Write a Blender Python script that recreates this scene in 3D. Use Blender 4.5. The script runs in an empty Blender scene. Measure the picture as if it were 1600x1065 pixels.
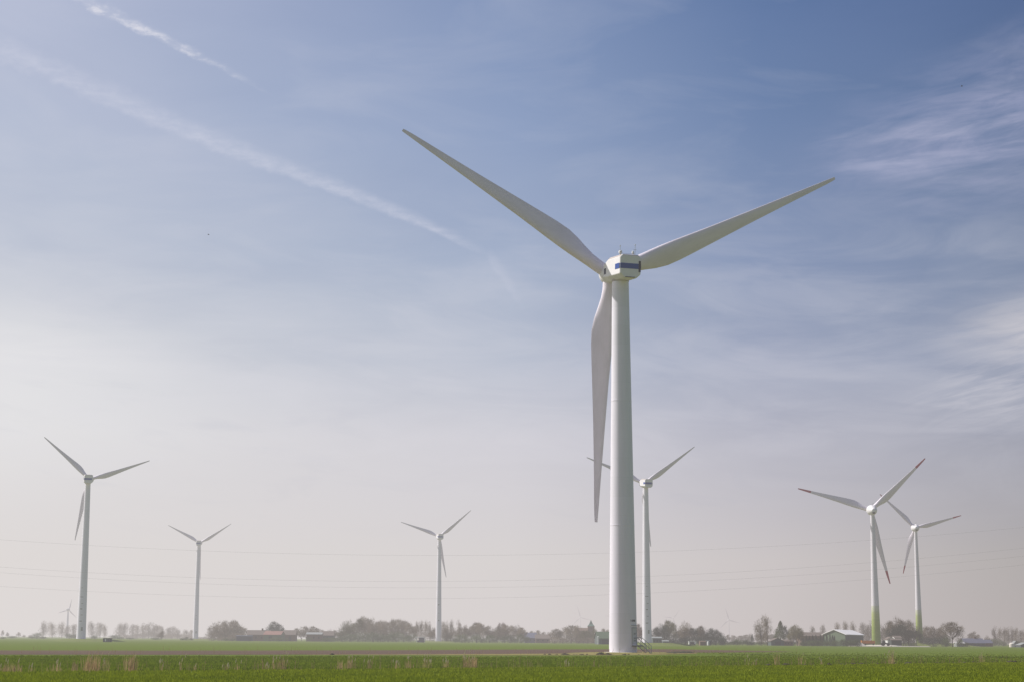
import bpy, math, random
import numpy as np
from mathutils import Vector, Matrix
R_ = math.radians
sin, cos, pi = math.sin, math.cos, math.pi
scene = bpy.context.scene
col = scene.collection
rng = random.Random(7)

# ---------------------------------------------------------------- camera
EYE = 1.8
F, PX, PY, ROLL, HY = 2710.0, 730.0, 532.5, 0.0077, 998.1
PITCH = math.atan((HY - PY) / F)
fw = Vector((0, cos(PITCH), sin(PITCH)))
rt = Vector((1, 0, 0)); up_ = rt.cross(fw)
r2 = rt * cos(ROLL) + up_ * sin(ROLL); u2 = up_ * cos(ROLL) - rt * sin(ROLL)
cd = bpy.data.cameras.new('camera'); cam = bpy.data.objects.new('camera', cd); col.objects.link(cam)
cam.matrix_world = Matrix(((r2.x, u2.x, -fw.x, 0), (r2.y, u2.y, -fw.y, 0), (r2.z, u2.z, -fw.z, EYE), (0, 0, 0, 1)))
cd.sensor_width = 36; cd.lens = F / 1600 * 36; cd.shift_x = (800 - PX) / 1600
cd.clip_start = 0.5; cd.clip_end = 90000
scene.camera = cam

def ray(x, y):
    """world direction that the photo's pixel x, y looks along"""
    return fw * F + r2 * (x - PX) - u2 * (y - PY)
def gx(x, d):
    """world X of a thing standing at distance d whose foot shows at photo column x"""
    v = ray(x, 1003); return v.x / v.y * d
def hz(x, y, d):
    v = ray(x, y); return EYE + v.z / v.y * d
def azel(x, y):
    v = ray(x, y).normalized(); return math.atan2(v.x, v.y), math.asin(v.z)
def ground(x, y):
    v = ray(x, y); t = -EYE / v.z; return v.x * t, v.y * t

# ---------------------------------------------------------------- node maths
class N:
    """a tiny expression builder over Math nodes"""
    def __init__(s, nt, sock): s.nt, s.s = nt, sock
    def _m(s, op, *a):
        n = s.nt.nodes.new('ShaderNodeMath'); n.operation = op
        for i, v in enumerate((s,) + a):
            if isinstance(v, N): s.nt.links.new(v.s, n.inputs[i])
            else: n.inputs[i].default_value = v
        return N(s.nt, n.outputs[0])
    def __add__(s, o): return s._m('ADD', o)
    __radd__ = __add__
    def __mul__(s, o): return s._m('MULTIPLY', o)
    __rmul__ = __mul__
    def __sub__(s, o): return s._m('SUBTRACT', o)
    def __rsub__(s, o): return (s * -1.0) + o
    def __truediv__(s, o): return s._m('DIVIDE', o)
    def clamp(s): n = s._m('ADD', 0.0); n.s.node.use_clamp = True; return n
    def step(s, a, b):
        n = s.nt.nodes.new('ShaderNodeMapRange'); n.interpolation_type = 'SMOOTHSTEP'
        s.nt.links.new(s.s, n.inputs[0]); n.inputs[1].default_value = a; n.inputs[2].default_value = b
        return N(s.nt, n.outputs[0])
def mixc(nt, f, a, b, mode='MIX'):
    n = nt.nodes.new('ShaderNodeMix'); n.data_type = 'RGBA'; n.blend_type = mode
    for i, v in ((0, f), (6, a), (7, b)):
        if isinstance(v, N): nt.links.new(v.s, n.inputs[i])
        elif isinstance(v, (int, float)): n.inputs[i].default_value = v
        elif isinstance(v, (tuple, list)): n.inputs[i].default_value = tuple(v)[:3] + (1,)
        else: nt.links.new(v, n.inputs[i])
    return N(nt, n.outputs[2])
def s2l(c): return tuple((v / 255 / 12.92) if v / 255 < .04045 else ((v / 255 + .055) / 1.055) ** 2.4 for v in c)
def sep(nt, vec):
    n = nt.nodes.new('ShaderNodeSeparateXYZ'); nt.links.new(vec, n.inputs[0])
    return [N(nt, n.outputs[i]) for i in range(3)]
def comb(nt, x, y, z=0.0):
    n = nt.nodes.new('ShaderNodeCombineXYZ')
    for i, v in enumerate((x, y, z)):
        if isinstance(v, N): nt.links.new(v.s, n.inputs[i])
        else: n.inputs[i].default_value = v
    return n.outputs[0]
def noise(nt, vec, scale, detail=4, rough=.5, dist=0.0):
    n = nt.nodes.new('ShaderNodeTexNoise'); n.inputs['Scale'].default_value = scale
    n.inputs['Detail'].default_value = detail; n.inputs['Roughness'].default_value = rough
    n.inputs['Distortion'].default_value = dist
    if vec is not None: nt.links.new(vec, n.inputs['Vector'])
    return N(nt, n.outputs[0])
def ramp(nt, f, stops, interp='LINEAR'):
    n = nt.nodes.new('ShaderNodeValToRGB'); n.color_ramp.interpolation = interp
    e = n.color_ramp.elements
    while len(e) < len(stops): e.new(.5)
    for k, (p, c) in enumerate(stops): e[k].position = p; e[k].color = tuple(c)[:3] + (1,)
    nt.links.new(f.s, n.inputs[0]); return N(nt, n.outputs[0])

# ---------------------------------------------------------------- world
SUN_AZ, SUN_EL = -70.0, 44.0
w = bpy.data.worlds.new('World'); scene.world = w; w.use_nodes = True
nt = w.node_tree; nt.nodes.clear()
tc = nt.nodes.new('ShaderNodeTexCoord')
dx, dy, dz = sep(nt, tc.outputs['Generated'])
az = dx._m('ARCTAN2', dy); el = dz._m('ARCSINE')
elp = el / R_(21.5)                                     # 0 at the horizon, 1 near the top of the picture
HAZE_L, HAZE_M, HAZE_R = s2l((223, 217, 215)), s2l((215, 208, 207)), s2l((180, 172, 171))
cols = {
 'l': [(0, HAZE_L), (.12, s2l((222, 217, 215))), (.3, s2l((223, 221, 224))), (.42, s2l((212, 212, 222))), (.58, s2l((191, 196, 216))), (.78, s2l((178, 186, 213))), (1, s2l((179, 185, 214)))],
 'm': [(0, HAZE_M), (.12, s2l((215, 210, 209))), (.3, s2l((207, 205, 214))), (.42, s2l((185, 190, 209))), (.58, s2l((160, 172, 202))), (.78, s2l((142, 158, 196))), (1, s2l((124, 143, 186)))],
 'n': [(0, s2l((202, 194, 193))), (.12, s2l((202, 196, 196))), (.3, s2l((181, 181, 195))), (.42, s2l((157, 164, 190))), (.58, s2l((134, 148, 184))), (.78, s2l((112, 132, 174))), (1, s2l((94, 117, 164)))],
 'r': [(0, HAZE_R), (.12, s2l((177, 172, 171))), (.3, s2l((158, 160, 175))), (.42, s2l((142, 151, 177))), (.58, s2l((121, 135, 168))), (.78, s2l((97, 117, 157))), (1, s2l((80, 101, 147)))],
}
ec = elp.clamp()
rl, rm, rn, rr = [ramp(nt, ec, cols[k]) for k in 'lmnr']
aL, aM, aN, aR = azel(0, 500)[0], azel(800, 500)[0], azel(1200, 500)[0], azel(1600, 500)[0]
def lin(v, a, b): return ((v - a) / (b - a)).clamp()
sky = mixc(nt, lin(az, aL, aM), rl, rm)
sky = mixc(nt, lin(az, aM, aN), sky, rn)
sky = mixc(nt, lin(az, aN, aR), sky, rr)
sky = mixc(nt, elp.step(.15, .55), sky, mixc(nt, 1.0, sky, (1.03, 1.04, .975), 'MULTIPLY'))
# physical sky takes over above and all round
ns = nt.nodes.new('ShaderNodeTexSky'); ns.sky_type = 'NISHITA'; ns.sun_disc = False
ns.sun_elevation = R_(SUN_EL); ns.sun_rotation = R_(SUN_AZ)
ns.air_density = 1.2; ns.dust_density = 3.0; ns.ozone_density = 1.0
nis = mixc(nt, 1.0, N(nt, ns.outputs[0]), (.078, .080, .088), 'MULTIPLY')
away = (az * az)._m('SQRT').step(R_(25), R_(70))
high = el.step(R_(23), R_(50))
sky = mixc(nt, (high._m('MAXIMUM', away)) * .8, sky, nis)
# thin veil: broad uneven cirrus everywhere
vv = comb(nt, az * 5.0, el * 17.0, 0.0)
veil = (noise(nt, vv, 1.3, 6, .55, .6) - .5)
sky = mixc(nt, (veil * .6 * elp.step(.12, .4)).clamp(), sky, s2l((222, 221, 228)))
sky = mixc(nt, (veil * -.45 * elp.step(.2, .5)).clamp(), sky, s2l((120, 138, 178)))
def blob(x, y, rx, ry, tilt=0.0, soft=1.0):
    """soft elliptical patch of sky centred on the direction of photo pixel x, y"""
    a, e = azel(x, y); k = R_(.02114)
    u = (az - a) / (rx * k); v = (el - e) / (ry * k)
    u1 = u * cos(tilt) + v * (sin(tilt) * ry / rx); v1 = v * cos(tilt) - u * (sin(tilt) * rx / ry)
    d = (u1 * u1 + v1 * v1)._m('SQRT')
    return 1.0 - d.step(0.0, 1.1)
def streak(ax_, ey, tilt, scale, seed, lo, hi, dist=.8):
    k = 180 / pi
    u = (az * cos(tilt) + el * sin(tilt)) * k; v = (el * cos(tilt) - az * sin(tilt)) * k
    return noise(nt, comb(nt, u * ax_, v * ey, seed), scale, 8, .58, dist).step(lo, hi)
white = s2l((196, 196, 214))
sk = streak(.18, .85, R_(6), 1.0, 3.1, .40, .75)
feather = streak(.22, .75, R_(8), 1.0, 12.3, .25, .80, 1.6)
fine_ = streak(.5, 2.6, R_(8), 1.0, 14.9, .35, .75, 1.2)
sky = mixc(nt, (blob(1590, 190, 370, 150, R_(10)) * (feather * .62 + fine_ * .22)).clamp(), sky, s2l((174, 176, 203)))
sky = mixc(nt, (blob(1480, 225, 260, 80, R_(5)) * sk * (fine_ * .5 + .45) * .75).clamp(), sky, s2l((184, 186, 209)))
sky = mixc(nt, (blob(1420, 245, 190, 45, R_(3)) * streak(.25, 1.6, R_(4), 1.1, 9.1, .42, .72) * .55).clamp(), sky, s2l((180, 183, 209)))
sky = mixc(nt, (blob(1620, 130, 130, 120, R_(20)) * streak(.3, .8, R_(25), 1.0, 5.1, .35, .8) * .5).clamp(), sky, s2l((168, 172, 202)))
sky = mixc(nt, (blob(1640, 512, 210, 75, R_(3)) * (streak(.25, 1.3, R_(9), 1.0, 1.7, .20, .70, 1.4) * .75 + .25) * .9).clamp(), sky, s2l((206, 203, 208)))
sky = mixc(nt, (blob(1600, 595, 220, 85, R_(14)) * streak(.3, 2.0, R_(16), 1.0, 2.7, .36, .72, 1.2) * .75).clamp(), sky, s2l((200, 199, 208)))
sky = mixc(nt, (blob(1190, 550, 200, 60, 0) * streak(.2, .6, R_(-3), 1.0, 6.7, .40, .75) * .25).clamp(), sky, s2l((196, 197, 210)))
sky = mixc(nt, (blob(1060, 320, 260, 30, 0) * streak(.15, 1.2, R_(2), 1.0, 8.7, .45, .75) * .12).clamp(), sky, s2l((196, 197, 210)))
sky = mixc(nt, (blob(40, 570, 300, 110, 0) * streak(.1, .4, R_(-2), 1.0, 4.4, .25, .75) * .75).clamp(), sky, s2l((230, 229, 231)))
sky = mixc(nt, blob(-20, 610, 480, 170, 0) * .42, sky, s2l((233, 232, 233)))
sky = mixc(nt, (blob(230, 485, 260, 26, R_(-2)) * streak(.12, 1.0, R_(-3), 1.0, 7.7, .35, .75) * .35).clamp(), sky, s2l((220, 220, 228)))
sky = mixc(nt, (blob(200, 180, 330, 120, R_(-25)) * .14).clamp(), sky, s2l((205, 206, 222)))
mott = streak(.16, .7, R_(-3), 1.0, 21.3, .38, .72)
sky = mixc(nt, (mott * elp.step(.14, .32) * (1.0 - elp.step(.5, .75)) * .17).clamp(), sky, s2l((226, 224, 230)))
mot2 = streak(.28, 1.3, R_(-4), 1.0, 25.3, .50, .80)
sky = mixc(nt, (mot2 * elp.step(.10, .25) * (1.0 - elp.step(.5, .8)) * .10).clamp(), sky, s2l((165, 170, 190)))
# condensation trails, written as curves of elevation over azimuth
def trail(pts, w0, w1, amp, colr, seed, up=1.0, clump=0.0, deg=3, a0=None):
    P = [azel(*p) for p in pts]
    A = np.array([p[0] for p in P]); E_ = np.array([p[1] for p in P])
    c = np.polyfit(A, E_, min(deg, len(P) - 1))
    f = None
    for v in c: f = (f * az + float(v)) if f is not None else (az * 0.0 + float(v))
    sl = float((E_[-1] - E_[0]) / (A[-1] - A[0])); k = R_(.02114)
    t = ((az - float(A[0])) / float(A[-1] - A[0]))
    wid = (t.clamp() * (w1 - w0) + w0) * k
    kk = 180 / pi
    wob = (noise(nt, comb(nt, az * kk * 1.1, el * kk * 1.1, seed), 1.4, 6, .6) - .5)
    d = (el - f) / math.sqrt(1 + sl * sl) + wob * wid * (.9 + clump)
    prof = (1.0 - (d / wid).step(0.0, up)) * (1.0 - (d / wid * -1.0).step(0.0, .55))
    tex = noise(nt, comb(nt, az * kk * 1.0, el * kk * 2.6, seed + 4), 1.8, 6, .6).step(.25 + clump * .2, .75)
    ends = t.step(-.03, .06) * (1.0 - t.step(.72, 1.0))
    if a0 is not None: ends = (1.0 - t.step(a0, 1.0)) * t.step(-.04, .10)
    m = (prof * (tex * (.72 + clump * .25) + (.33 - clump * .25)) * ends * (t.clamp() * .25 + .92) * (amp * 1.1)).clamp()
    return m, colr
for m, c in (
    trail([(-60, 62), (0, 88), (130, 138), (250, 190), (380, 245), (500, 290), (600, 325), (700, 370), (785, 412)], 32, 11, .37, s2l((212, 214, 228)), 1.0, 1.3, 0.0, 4, .86),
    trail([(762, 402), (785, 432), (805, 462), (832, 505)], 17, 10, .22, s2l((205, 208, 224)), 2.0, 1.0, 0.0, 2, .3),
    trail([(90, -22), (130, 2), (200, 36), (260, 66), (330, 98), (380, 126), (440, 158)], 20, 6, .80, s2l((222, 222, 232)), 3.0, 1.1, .72, 3, .45)):
    sky = mixc(nt, m, sky, c)
bg = nt.nodes.new('ShaderNodeBackground'); bg.inputs[1].default_value = 1.0
nt.links.new(sky.s, bg.inputs[0])
wo = nt.nodes.new('ShaderNodeOutputWorld'); nt.links.new(bg.outputs[0], wo.inputs[0])

sd = bpy.data.lights.new('sun', 'SUN'); sd.energy = 5.0; sd.angle = R_(.6); sd.color = (1, .975, .935)
so = bpy.data.objects.new('sun', sd); col.objects.link(so)
sv = Vector((sin(R_(SUN_AZ)) * cos(R_(SUN_EL)), cos(R_(SUN_AZ)) * cos(R_(SUN_EL)), sin(R_(SUN_EL))))
so.rotation_euler = sv.to_track_quat('Z', 'Y').to_euler()
so.location = sv * 400 + Vector((0, 200, 0))

# ---------------------------------------------------------------- materials
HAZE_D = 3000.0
def make_painted_haze():  # haze painted into every material as emission, growing with distance from the origin
    g = bpy.data.node_groups.new('PaintedHaze', 'ShaderNodeTree')
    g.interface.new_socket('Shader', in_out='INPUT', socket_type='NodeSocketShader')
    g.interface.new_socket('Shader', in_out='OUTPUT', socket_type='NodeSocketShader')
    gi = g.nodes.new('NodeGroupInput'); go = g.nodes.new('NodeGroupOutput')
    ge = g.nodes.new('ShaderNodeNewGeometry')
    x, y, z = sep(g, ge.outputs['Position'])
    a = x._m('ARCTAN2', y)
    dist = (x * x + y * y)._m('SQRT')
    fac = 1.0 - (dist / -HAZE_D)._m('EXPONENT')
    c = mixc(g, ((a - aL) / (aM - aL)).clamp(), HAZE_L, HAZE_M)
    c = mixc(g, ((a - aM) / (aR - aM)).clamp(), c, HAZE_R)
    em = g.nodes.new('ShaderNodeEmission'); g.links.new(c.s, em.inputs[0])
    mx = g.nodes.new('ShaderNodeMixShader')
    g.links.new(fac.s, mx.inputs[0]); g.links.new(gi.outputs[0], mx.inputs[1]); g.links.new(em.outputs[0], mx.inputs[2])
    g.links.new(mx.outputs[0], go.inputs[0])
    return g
PAINTED_HAZE = make_painted_haze()
def mat(name, color, rough=.7, var=.15, scale=1.0, coord='Object', fn=None, spec=.3, trans=0.0, bump=0.0, stretch=(1, 1, 1), objvar=0.0):
    m = bpy.data.materials.new(name); m.use_nodes = True; t = m.node_tree; t.nodes.clear()
    tcn = t.nodes.new('ShaderNodeTexCoord'); mp = t.nodes.new('ShaderNodeMapping')
    mp.inputs['Scale'].default_value = stretch
    if coord == 'World':
        ge = t.nodes.new('ShaderNodeNewGeometry'); t.links.new(ge.outputs['Position'], mp.inputs[0])
    else: t.links.new(tcn.outputs[coord], mp.inputs[0])
    vec = mp.outputs[0]
    if fn: c = fn(t, vec)
    else:
        n = noise(t, vec, scale, 6, .6)
        c = mixc(t, n, tuple(v * (1 - var) for v in color), tuple(min(1, v * (1 + var)) for v in color))
    if objvar:
        oi = t.nodes.new('ShaderNodeObjectInfo')
        k = N(t, oi.outputs['Random']) * (2 * objvar) + (1 - objvar)
        c = mixc(t, 1.0, c, N(t, comb(t, k, k, k)), 'MULTIPLY')
    b = t.nodes.new('ShaderNodeBsdfPrincipled')
    t.links.new(c.s, b.inputs['Base Color']); b.inputs['Roughness'].default_value = rough
    b.inputs['Specular IOR Level'].default_value = spec
    out = b.outputs[0]
    if bump:
        bn = t.nodes.new('ShaderNodeBump'); bn.inputs['Strength'].default_value = bump
        t.links.new(noise(t, vec, scale * 2, 6).s, bn.inputs['Height']); t.links.new(bn.outputs[0], b.inputs['Normal'])
    if trans:
        tr = t.nodes.new('ShaderNodeBsdfTranslucent'); t.links.new(c.s, tr.inputs[0])
        mx = t.nodes.new('ShaderNodeMixShader'); mx.inputs[0].default_value = trans
        t.links.new(out, mx.inputs[1]); t.links.new(tr.outputs[0], mx.inputs[2]); out = mx.outputs[0]
    h = t.nodes.new('ShaderNodeGroup'); h.node_tree = PAINTED_HAZE
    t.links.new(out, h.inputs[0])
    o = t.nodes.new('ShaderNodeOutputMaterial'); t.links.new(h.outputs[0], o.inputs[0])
    try: m.cycles.emission_sampling = 'NONE'
    except Exception: pass
    return m

def tower_fn(t, vec):
    x, y, z = sep(t, vec)
    g = noise(t, comb(t, x * 1.2, y * 1.2, z * .12), 1.0, 6, .6)
    c = mixc(t, g.step(.3, .8), (.81, .77, .83), (.74, .705, .76))
    # welded seams of the tower cans
    s = (z / 2.85)._m('FRACT'); s = (s - .5)._m('ABSOLUTE').step(.494, .5)
    c = mixc(t, s * .38, c, (.42, .42, .42))
    can = noise(t, comb(t, 0.0, 0.0, (z / 2.85)._m('FLOOR') * 3.7), 1.0, 1)
    c = mixc(t, (can - .5).clamp() * .9, c, (.55, .55, .55))
    streaks = noise(t, comb(t, x * 5, y * 5, z * .25), 1.5, 5, .6).step(.55, .8)
    lo = 1.0 - z.step(0, 14)
    return mixc(t, streaks * lo * .25, c, (.45, .44, .38))
M = {}
M['tower'] = mat('tower_paint', (.72, .71, .7), .42, fn=tower_fn, spec=.4)
def green_fn(t, vec):
    x, y, z = sep(t, vec)
    c = ramp(t, (z / 20.0).clamp(), [(0, (.17, .24, .025)), (.21, (.22, .29, .035)), (.41, (.29, .35, .06)), (.60, (.38, .43, .13)), (.77, (.52, .55, .30)), (.90, (.77, .72, .78))], 'CONSTANT')
    c2 = ramp(t, (z / 20.0).clamp(), [(0, (.17, .24, .025)), (.40, (.24, .31, .04)), (.70, (.40, .45, .16)), (.95, (.77, .72, .78))])
    c = mixc(t, .6, c, c2)
    return mixc(t, noise(t, vec, .8, 5) * .2, c, (.4, .42, .3))
M['green_tower'] = mat('green_banded_tower_paint', (.72,) * 3, .45, fn=green_fn, spec=.4)
def blade_fn(t, vec):
    x, y, z = sep(t, vec)
    g = noise(t, comb(t, x * .8, y * .8, z * .25), 1.0, 6, .65)
    c = mixc(t, g.step(.3, .75), (.81, .735, .81), (.72, .65, .71))
    s = noise(t, comb(t, x * 6, y * 6, z * .5), 1.2, 5, .6).step(.58, .8)
    return mixc(t, s * .25, c, (.42, .40, .36))
M['blade'] = mat('blade_gelcoat', (.6,) * 3, .4, fn=blade_fn, spec=.4)
M['red'] = mat('red_blade_tip', (.40, .012, .04), .5)
M['nacelle'] = mat('nacelle_paint', (.78, .75, .76), .5, var=.07, scale=.8)
M['nacelle_darker'] = mat('nacelle_underside', (.42, .36, .33), .6, var=.25, scale=.7)
M['blue'] = mat('blue_stripe', (.008, .06, .30), .4)
M['darkblue'] = mat('dark_blue_louvre', (.02, .03, .07), .6)
M['metal'] = mat('galvanised_metal', (.42, .43, .43), .5, var=.2)
M['dark'] = mat('dark_metal', (.04, .042, .045), .6)
M['text'] = mat('dark_lettering', (.12, .12, .13), .6)
M['mark'] = mat('grey_mark', (.3, .31, .3), .7, var=.4, scale=1.5)
M['cable'] = mat('aluminium_cable', (.40, .39, .39), .5)
M['bird'] = mat('bird_feathers', (.03, .03, .03), .8)
M['bark'] = mat('grey_bark', (.075, .062, .05), .9, var=.35, objvar=.3)
M['twig'] = mat('bare_twigs', (.19, .152, .105), .9, var=.45, scale=.25, objvar=.25, trans=.15)
M['twig_red'] = mat('reddish_bare_twigs', (.16, .105, .085), .9, var=.3, scale=.25, objvar=.2, trans=.15)
M['bud'] = mat('budding_twigs', (.125, .115, .05), .9, var=.35, scale=.25, objvar=.25, trans=.2)
M['willow'] = mat('pale_spring_leaves', (.19, .165, .085), .9, var=.3, scale=.3, trans=.25)
M['dark_green'] = mat('evergreen_needles', (.050, .060, .040), .9, var=.4, scale=.4, objvar=.25)
M['bush'] = mat('bush_leaves', (.075, .095, .035), .9, var=.4, scale=.4, objvar=.3, trans=.15)
M['reed'] = mat('dry_reed', (.46, .32, .17), .9, var=.3, scale=2, trans=.3, objvar=.2)
M['reed_head'] = mat('pale_reed_plume', (.62, .53, .36), .9, var=.2, scale=4, trans=.3)
M['roof_grey'] = mat('grey_roof_sheets', (.14, .11, .09), .8, var=.2, scale=.5)
M['roof_red'] = mat('red_roof_tiles', (.25, .13, .105), .8, var=.3, scale=.5)
M['roof_white'] = mat('pale_metal_roof', (.85, .81, .79), .6, var=.06, scale=.3)
M['roof_green'] = mat('mossy_green_roof', (.055, .085, .045), .8, var=.2, scale=.4)
M['roof_blue'] = mat('blue_grey_slates', (.10, .105, .15), .7, var=.25, scale=.6)
M['tin'] = mat('dull_tin_roof', (.25, .26, .25), .7)
M['copper'] = mat('green_copper', (.10, .19, .15), .6, var=.2)
M['brick'] = mat('weathered_brick', (.17, .115, .085), .9, var=.25, scale=1)
M['wall_green'] = mat('green_barn_cladding', (.12, .16, .10), .8, var=.15, scale=.6)
M['wall_grey'] = mat('dark_barn_cladding', (.075, .095, .09), .8, var=.2, scale=.6)
M['wall_white'] = mat('white_plaster', (.68, .67, .64), .8, var=.08, scale=.6)
M['wall_brown'] = mat('brown_boards', (.15, .10, .07), .85, var=.3, scale=1)
M['blue_box'] = mat('blue_grey_sheet', (.05, .06, .085), .7, var=.2)
M['orange'] = mat('orange_paint', (.66, .22, .03), .6, var=.12)
M['glass'] = mat('window_glass', (.02, .025, .03), .15, spec=.6)
M['hut'] = mat('dark_green_cabinet', (.045, .055, .05), .7, var=.15)
M['soil_dark'] = mat('bare_clods', (.045, .04, .022), .95, var=.4, scale=3)
M['tarp'] = mat('pale_sheeting', (.72, .66, .58), .8, var=.1)
M['door'] = mat('grey_door_paint', (.56, .56, .57), .5)
M['tyre'] = mat('black_rubber', (.02, .02, .02), .9)

def field_fn(t, vec):
    x, y, z = sep(t, vec)
    big = noise(t, comb(t, x * .010, y * .05), 1.0, 5, .55)
    mid = noise(t, comb(t, x * .12, y * .12), 1.0, 5, .6)
    fine = noise(t, comb(t, x * 1.8, y * 1.8), 1.0, 6, .7)
    c = mixc(t, mid, (.076, .108, .003), (.113, .148, .004))
    c = mixc(t, fine.step(.35, .7) * .5, c, (.060, .105, .008))
    rows = noise(t, comb(t, x * .02, y * .35), 1.0, 4, .6)
    c = mixc(t, rows.step(.4, .7) * .45, c, (.112, .150, .012))
    return mixc(t, big.step(.5, .75) * .35, c, (.125, .15, .025))
M['field'] = mat('young_crop_field', (.1,) * 3, .95, coord='World', fn=field_fn, spec=.1, bump=.4)
def plough_fn(t, vec):
    x, y, z = sep(t, vec)
    a = noise(t, comb(t, x * .05, y * .25), 1.0, 5, .6)
    b = noise(t, comb(t, x * 1.2, y * 1.2), 1.0, 5, .7)
    c = mixc(t, a.step(.3, .7), (.085, .052, .036), (.125, .080, .052))
    return mixc(t, b.step(.4, .7) * .5, c, (.08, .05, .038))
M['plough'] = mat('ploughed_soil', (.1,) * 3, .95, coord='World', fn=plough_fn, spec=.1, bump=.5)
def dry_fn(t, vec):
    x, y, z = sep(t, vec)
    a = noise(t, comb(t, x * .15, y * .5), 1.0, 5, .6)
    c = mixc(t, a.step(.35, .65), (.27, .20, .085), (.15, .16, .03))
    return mixc(t, noise(t, vec, 1.5, 5, .7).step(.5, .75) * .5, c, (.12, .12, .03))
M['dry'] = mat('dry_grass_edge', (.1,) * 3, .95, coord='World', fn=dry_fn, spec=.1, bump=.4)
M['mound'] = mat('mound_grass', (.13, .155, .035), .95, var=.35, scale=.6, coord='World', spec=.1, bump=.4)
M['gravel'] = mat('pale_gravel', (.55, .50, .42), .95, var=.15, scale=2, coord='World', spec=.1)
def blade_grass(name, a, b, c_):
    def fn(t, vec):
        x, y, z = sep(t, vec)
        m1 = noise(t, comb(t, x * .25, y * .25), 1.0, 5, .65)
        m2 = noise(t, comb(t, x * 3.1, y * 3.1), 1.0, 4, .6)
        m3 = noise(t, comb(t, x * .035 + y * .035, y * .22 - x * .22), 1.0, 5, .6)
        c = mixc(t, m1.step(.3, .7), a, b)
        c = mixc(t, m3.step(.45, .75) * .5, c, c_)
        return mixc(t, m2.step(.5, .72) * .8, c, c_)
    return mat(name, (.1,) * 3, .8, coord='World', fn=fn, spec=.15, trans=.35)
M['grass_near'] = blade_grass('fresh_crop_blades', (.185, .230, .006), (.275, .315, .008), (.10, .135, .005))
M['grass_mid'] = blade_grass('darker_crop_blades', (.145, .195, .010), (.215, .265, .014), (.08, .12, .008))

# ---------------------------------------------------------------- mesh building
class MB:
    def __init__(s): s.v, s.f, s.m = [], [], []
    def add(s, vs, fs, mi=0):
        o = len(s.v); s.v += [tuple(p) for p in vs]
        for f in fs: s.f.append([o + i for i in f]); s.m.append(mi)
    def box(s, x0, x1, y0, y1, z0, z1, mi=0):
        s.add([(x, y, z) for z in (z0, z1) for x, y in ((x0, y0), (x1, y0), (x1, y1), (x0, y1))],
              [(3, 2, 1, 0), (4, 5, 6, 7), (0, 1, 5, 4), (1, 2, 6, 5), (2, 3, 7, 6), (3, 0, 4, 7)], mi)
    def rings(s, rings, cap=True, mi=0):
        n = len(rings[0]); vs = [p for r in rings for p in r]; fs = []
        for i in range(len(rings) - 1):
            for k in range(n):
                fs.append((i * n + k, i * n + (k + 1) % n, (i + 1) * n + (k + 1) % n, (i + 1) * n + k))
        if cap:
            fs.append(tuple(range(n))[::-1]); fs.append(tuple((len(rings) - 1) * n + k for k in range(n)))
        s.add(vs, fs, mi)
    def tube(s, pts, rad, n=6, cap=True, mi=0):
        pts = [Vector(p) for p in pts]
        if not isinstance(rad, (list, tuple)): rad = [rad] * len(pts)
        rs = []
        for i, p in enumerate(pts):
            d = (pts[min(i + 1, len(pts) - 1)] - pts[max(i - 1, 0)]).normalized()
            a = d.cross(Vector((0, 0, 1)) if abs(d.z) < .9 else Vector((1, 0, 0))).normalized(); b = d.cross(a)
            rs.append([p + (a * cos(2 * pi * k / n) + b * sin(2 * pi * k / n)) * rad[i] for k in range(n)])
        s.rings(rs, cap, mi)
    def lathe(s, prof, n=32, axis='z', mi=0):
        rs = []
        for r, h in prof:
            rs.append([((r * cos(2 * pi * k / n), r * sin(2 * pi * k / n), h) if axis == 'z' else (r * cos(2 * pi * k / n), h, -r * sin(2 * pi * k / n))) for k in range(n)])
        s.rings(rs, True, mi)
    def build(s, name, mats, parent=None, smooth=False, loc=None):
        me = bpy.data.meshes.new(name); me.from_pydata(s.v, [], s.f); me.update()
        for m in (mats if isinstance(mats, (list, tuple)) else [mats]): me.materials.append(m)
        for p, mi in zip(me.polygons, s.m): p.material_index = mi
        if smooth:
            me.polygons.foreach_set('use_smooth', [True] * len(me.polygons))
            me.update()
            try: me.set_sharp_from_angle(angle=R_(38))
            except Exception: pass
        o = bpy.data.objects.new(name, me); col.objects.link(o)
        if parent is not None: o.parent = parent
        if loc is not None: o.location = loc
        return o
def tag(o, label=None, cat=None, group=None, kind=None):
    if label:
        o['label'] = label
        if len(label.split()) > 16: print('LONG', len(label.split()), label)
    if cat: o['category'] = cat
    if group: o['group'] = group
    if kind: o['kind'] = kind
    return o
def empty(name, loc, rz=0.0):
    o = bpy.data.objects.new(name, None); col.objects.link(o); o.location = loc; o.rotation_euler = (0, 0, rz)
    o.empty_display_size = .5
    return o
def child_empty(name, parent, loc=(0, 0, 0), rot=(0, 0, 0)):
    o = empty(name, loc); o.rotation_euler = rot; o.parent = parent; return o

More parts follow.
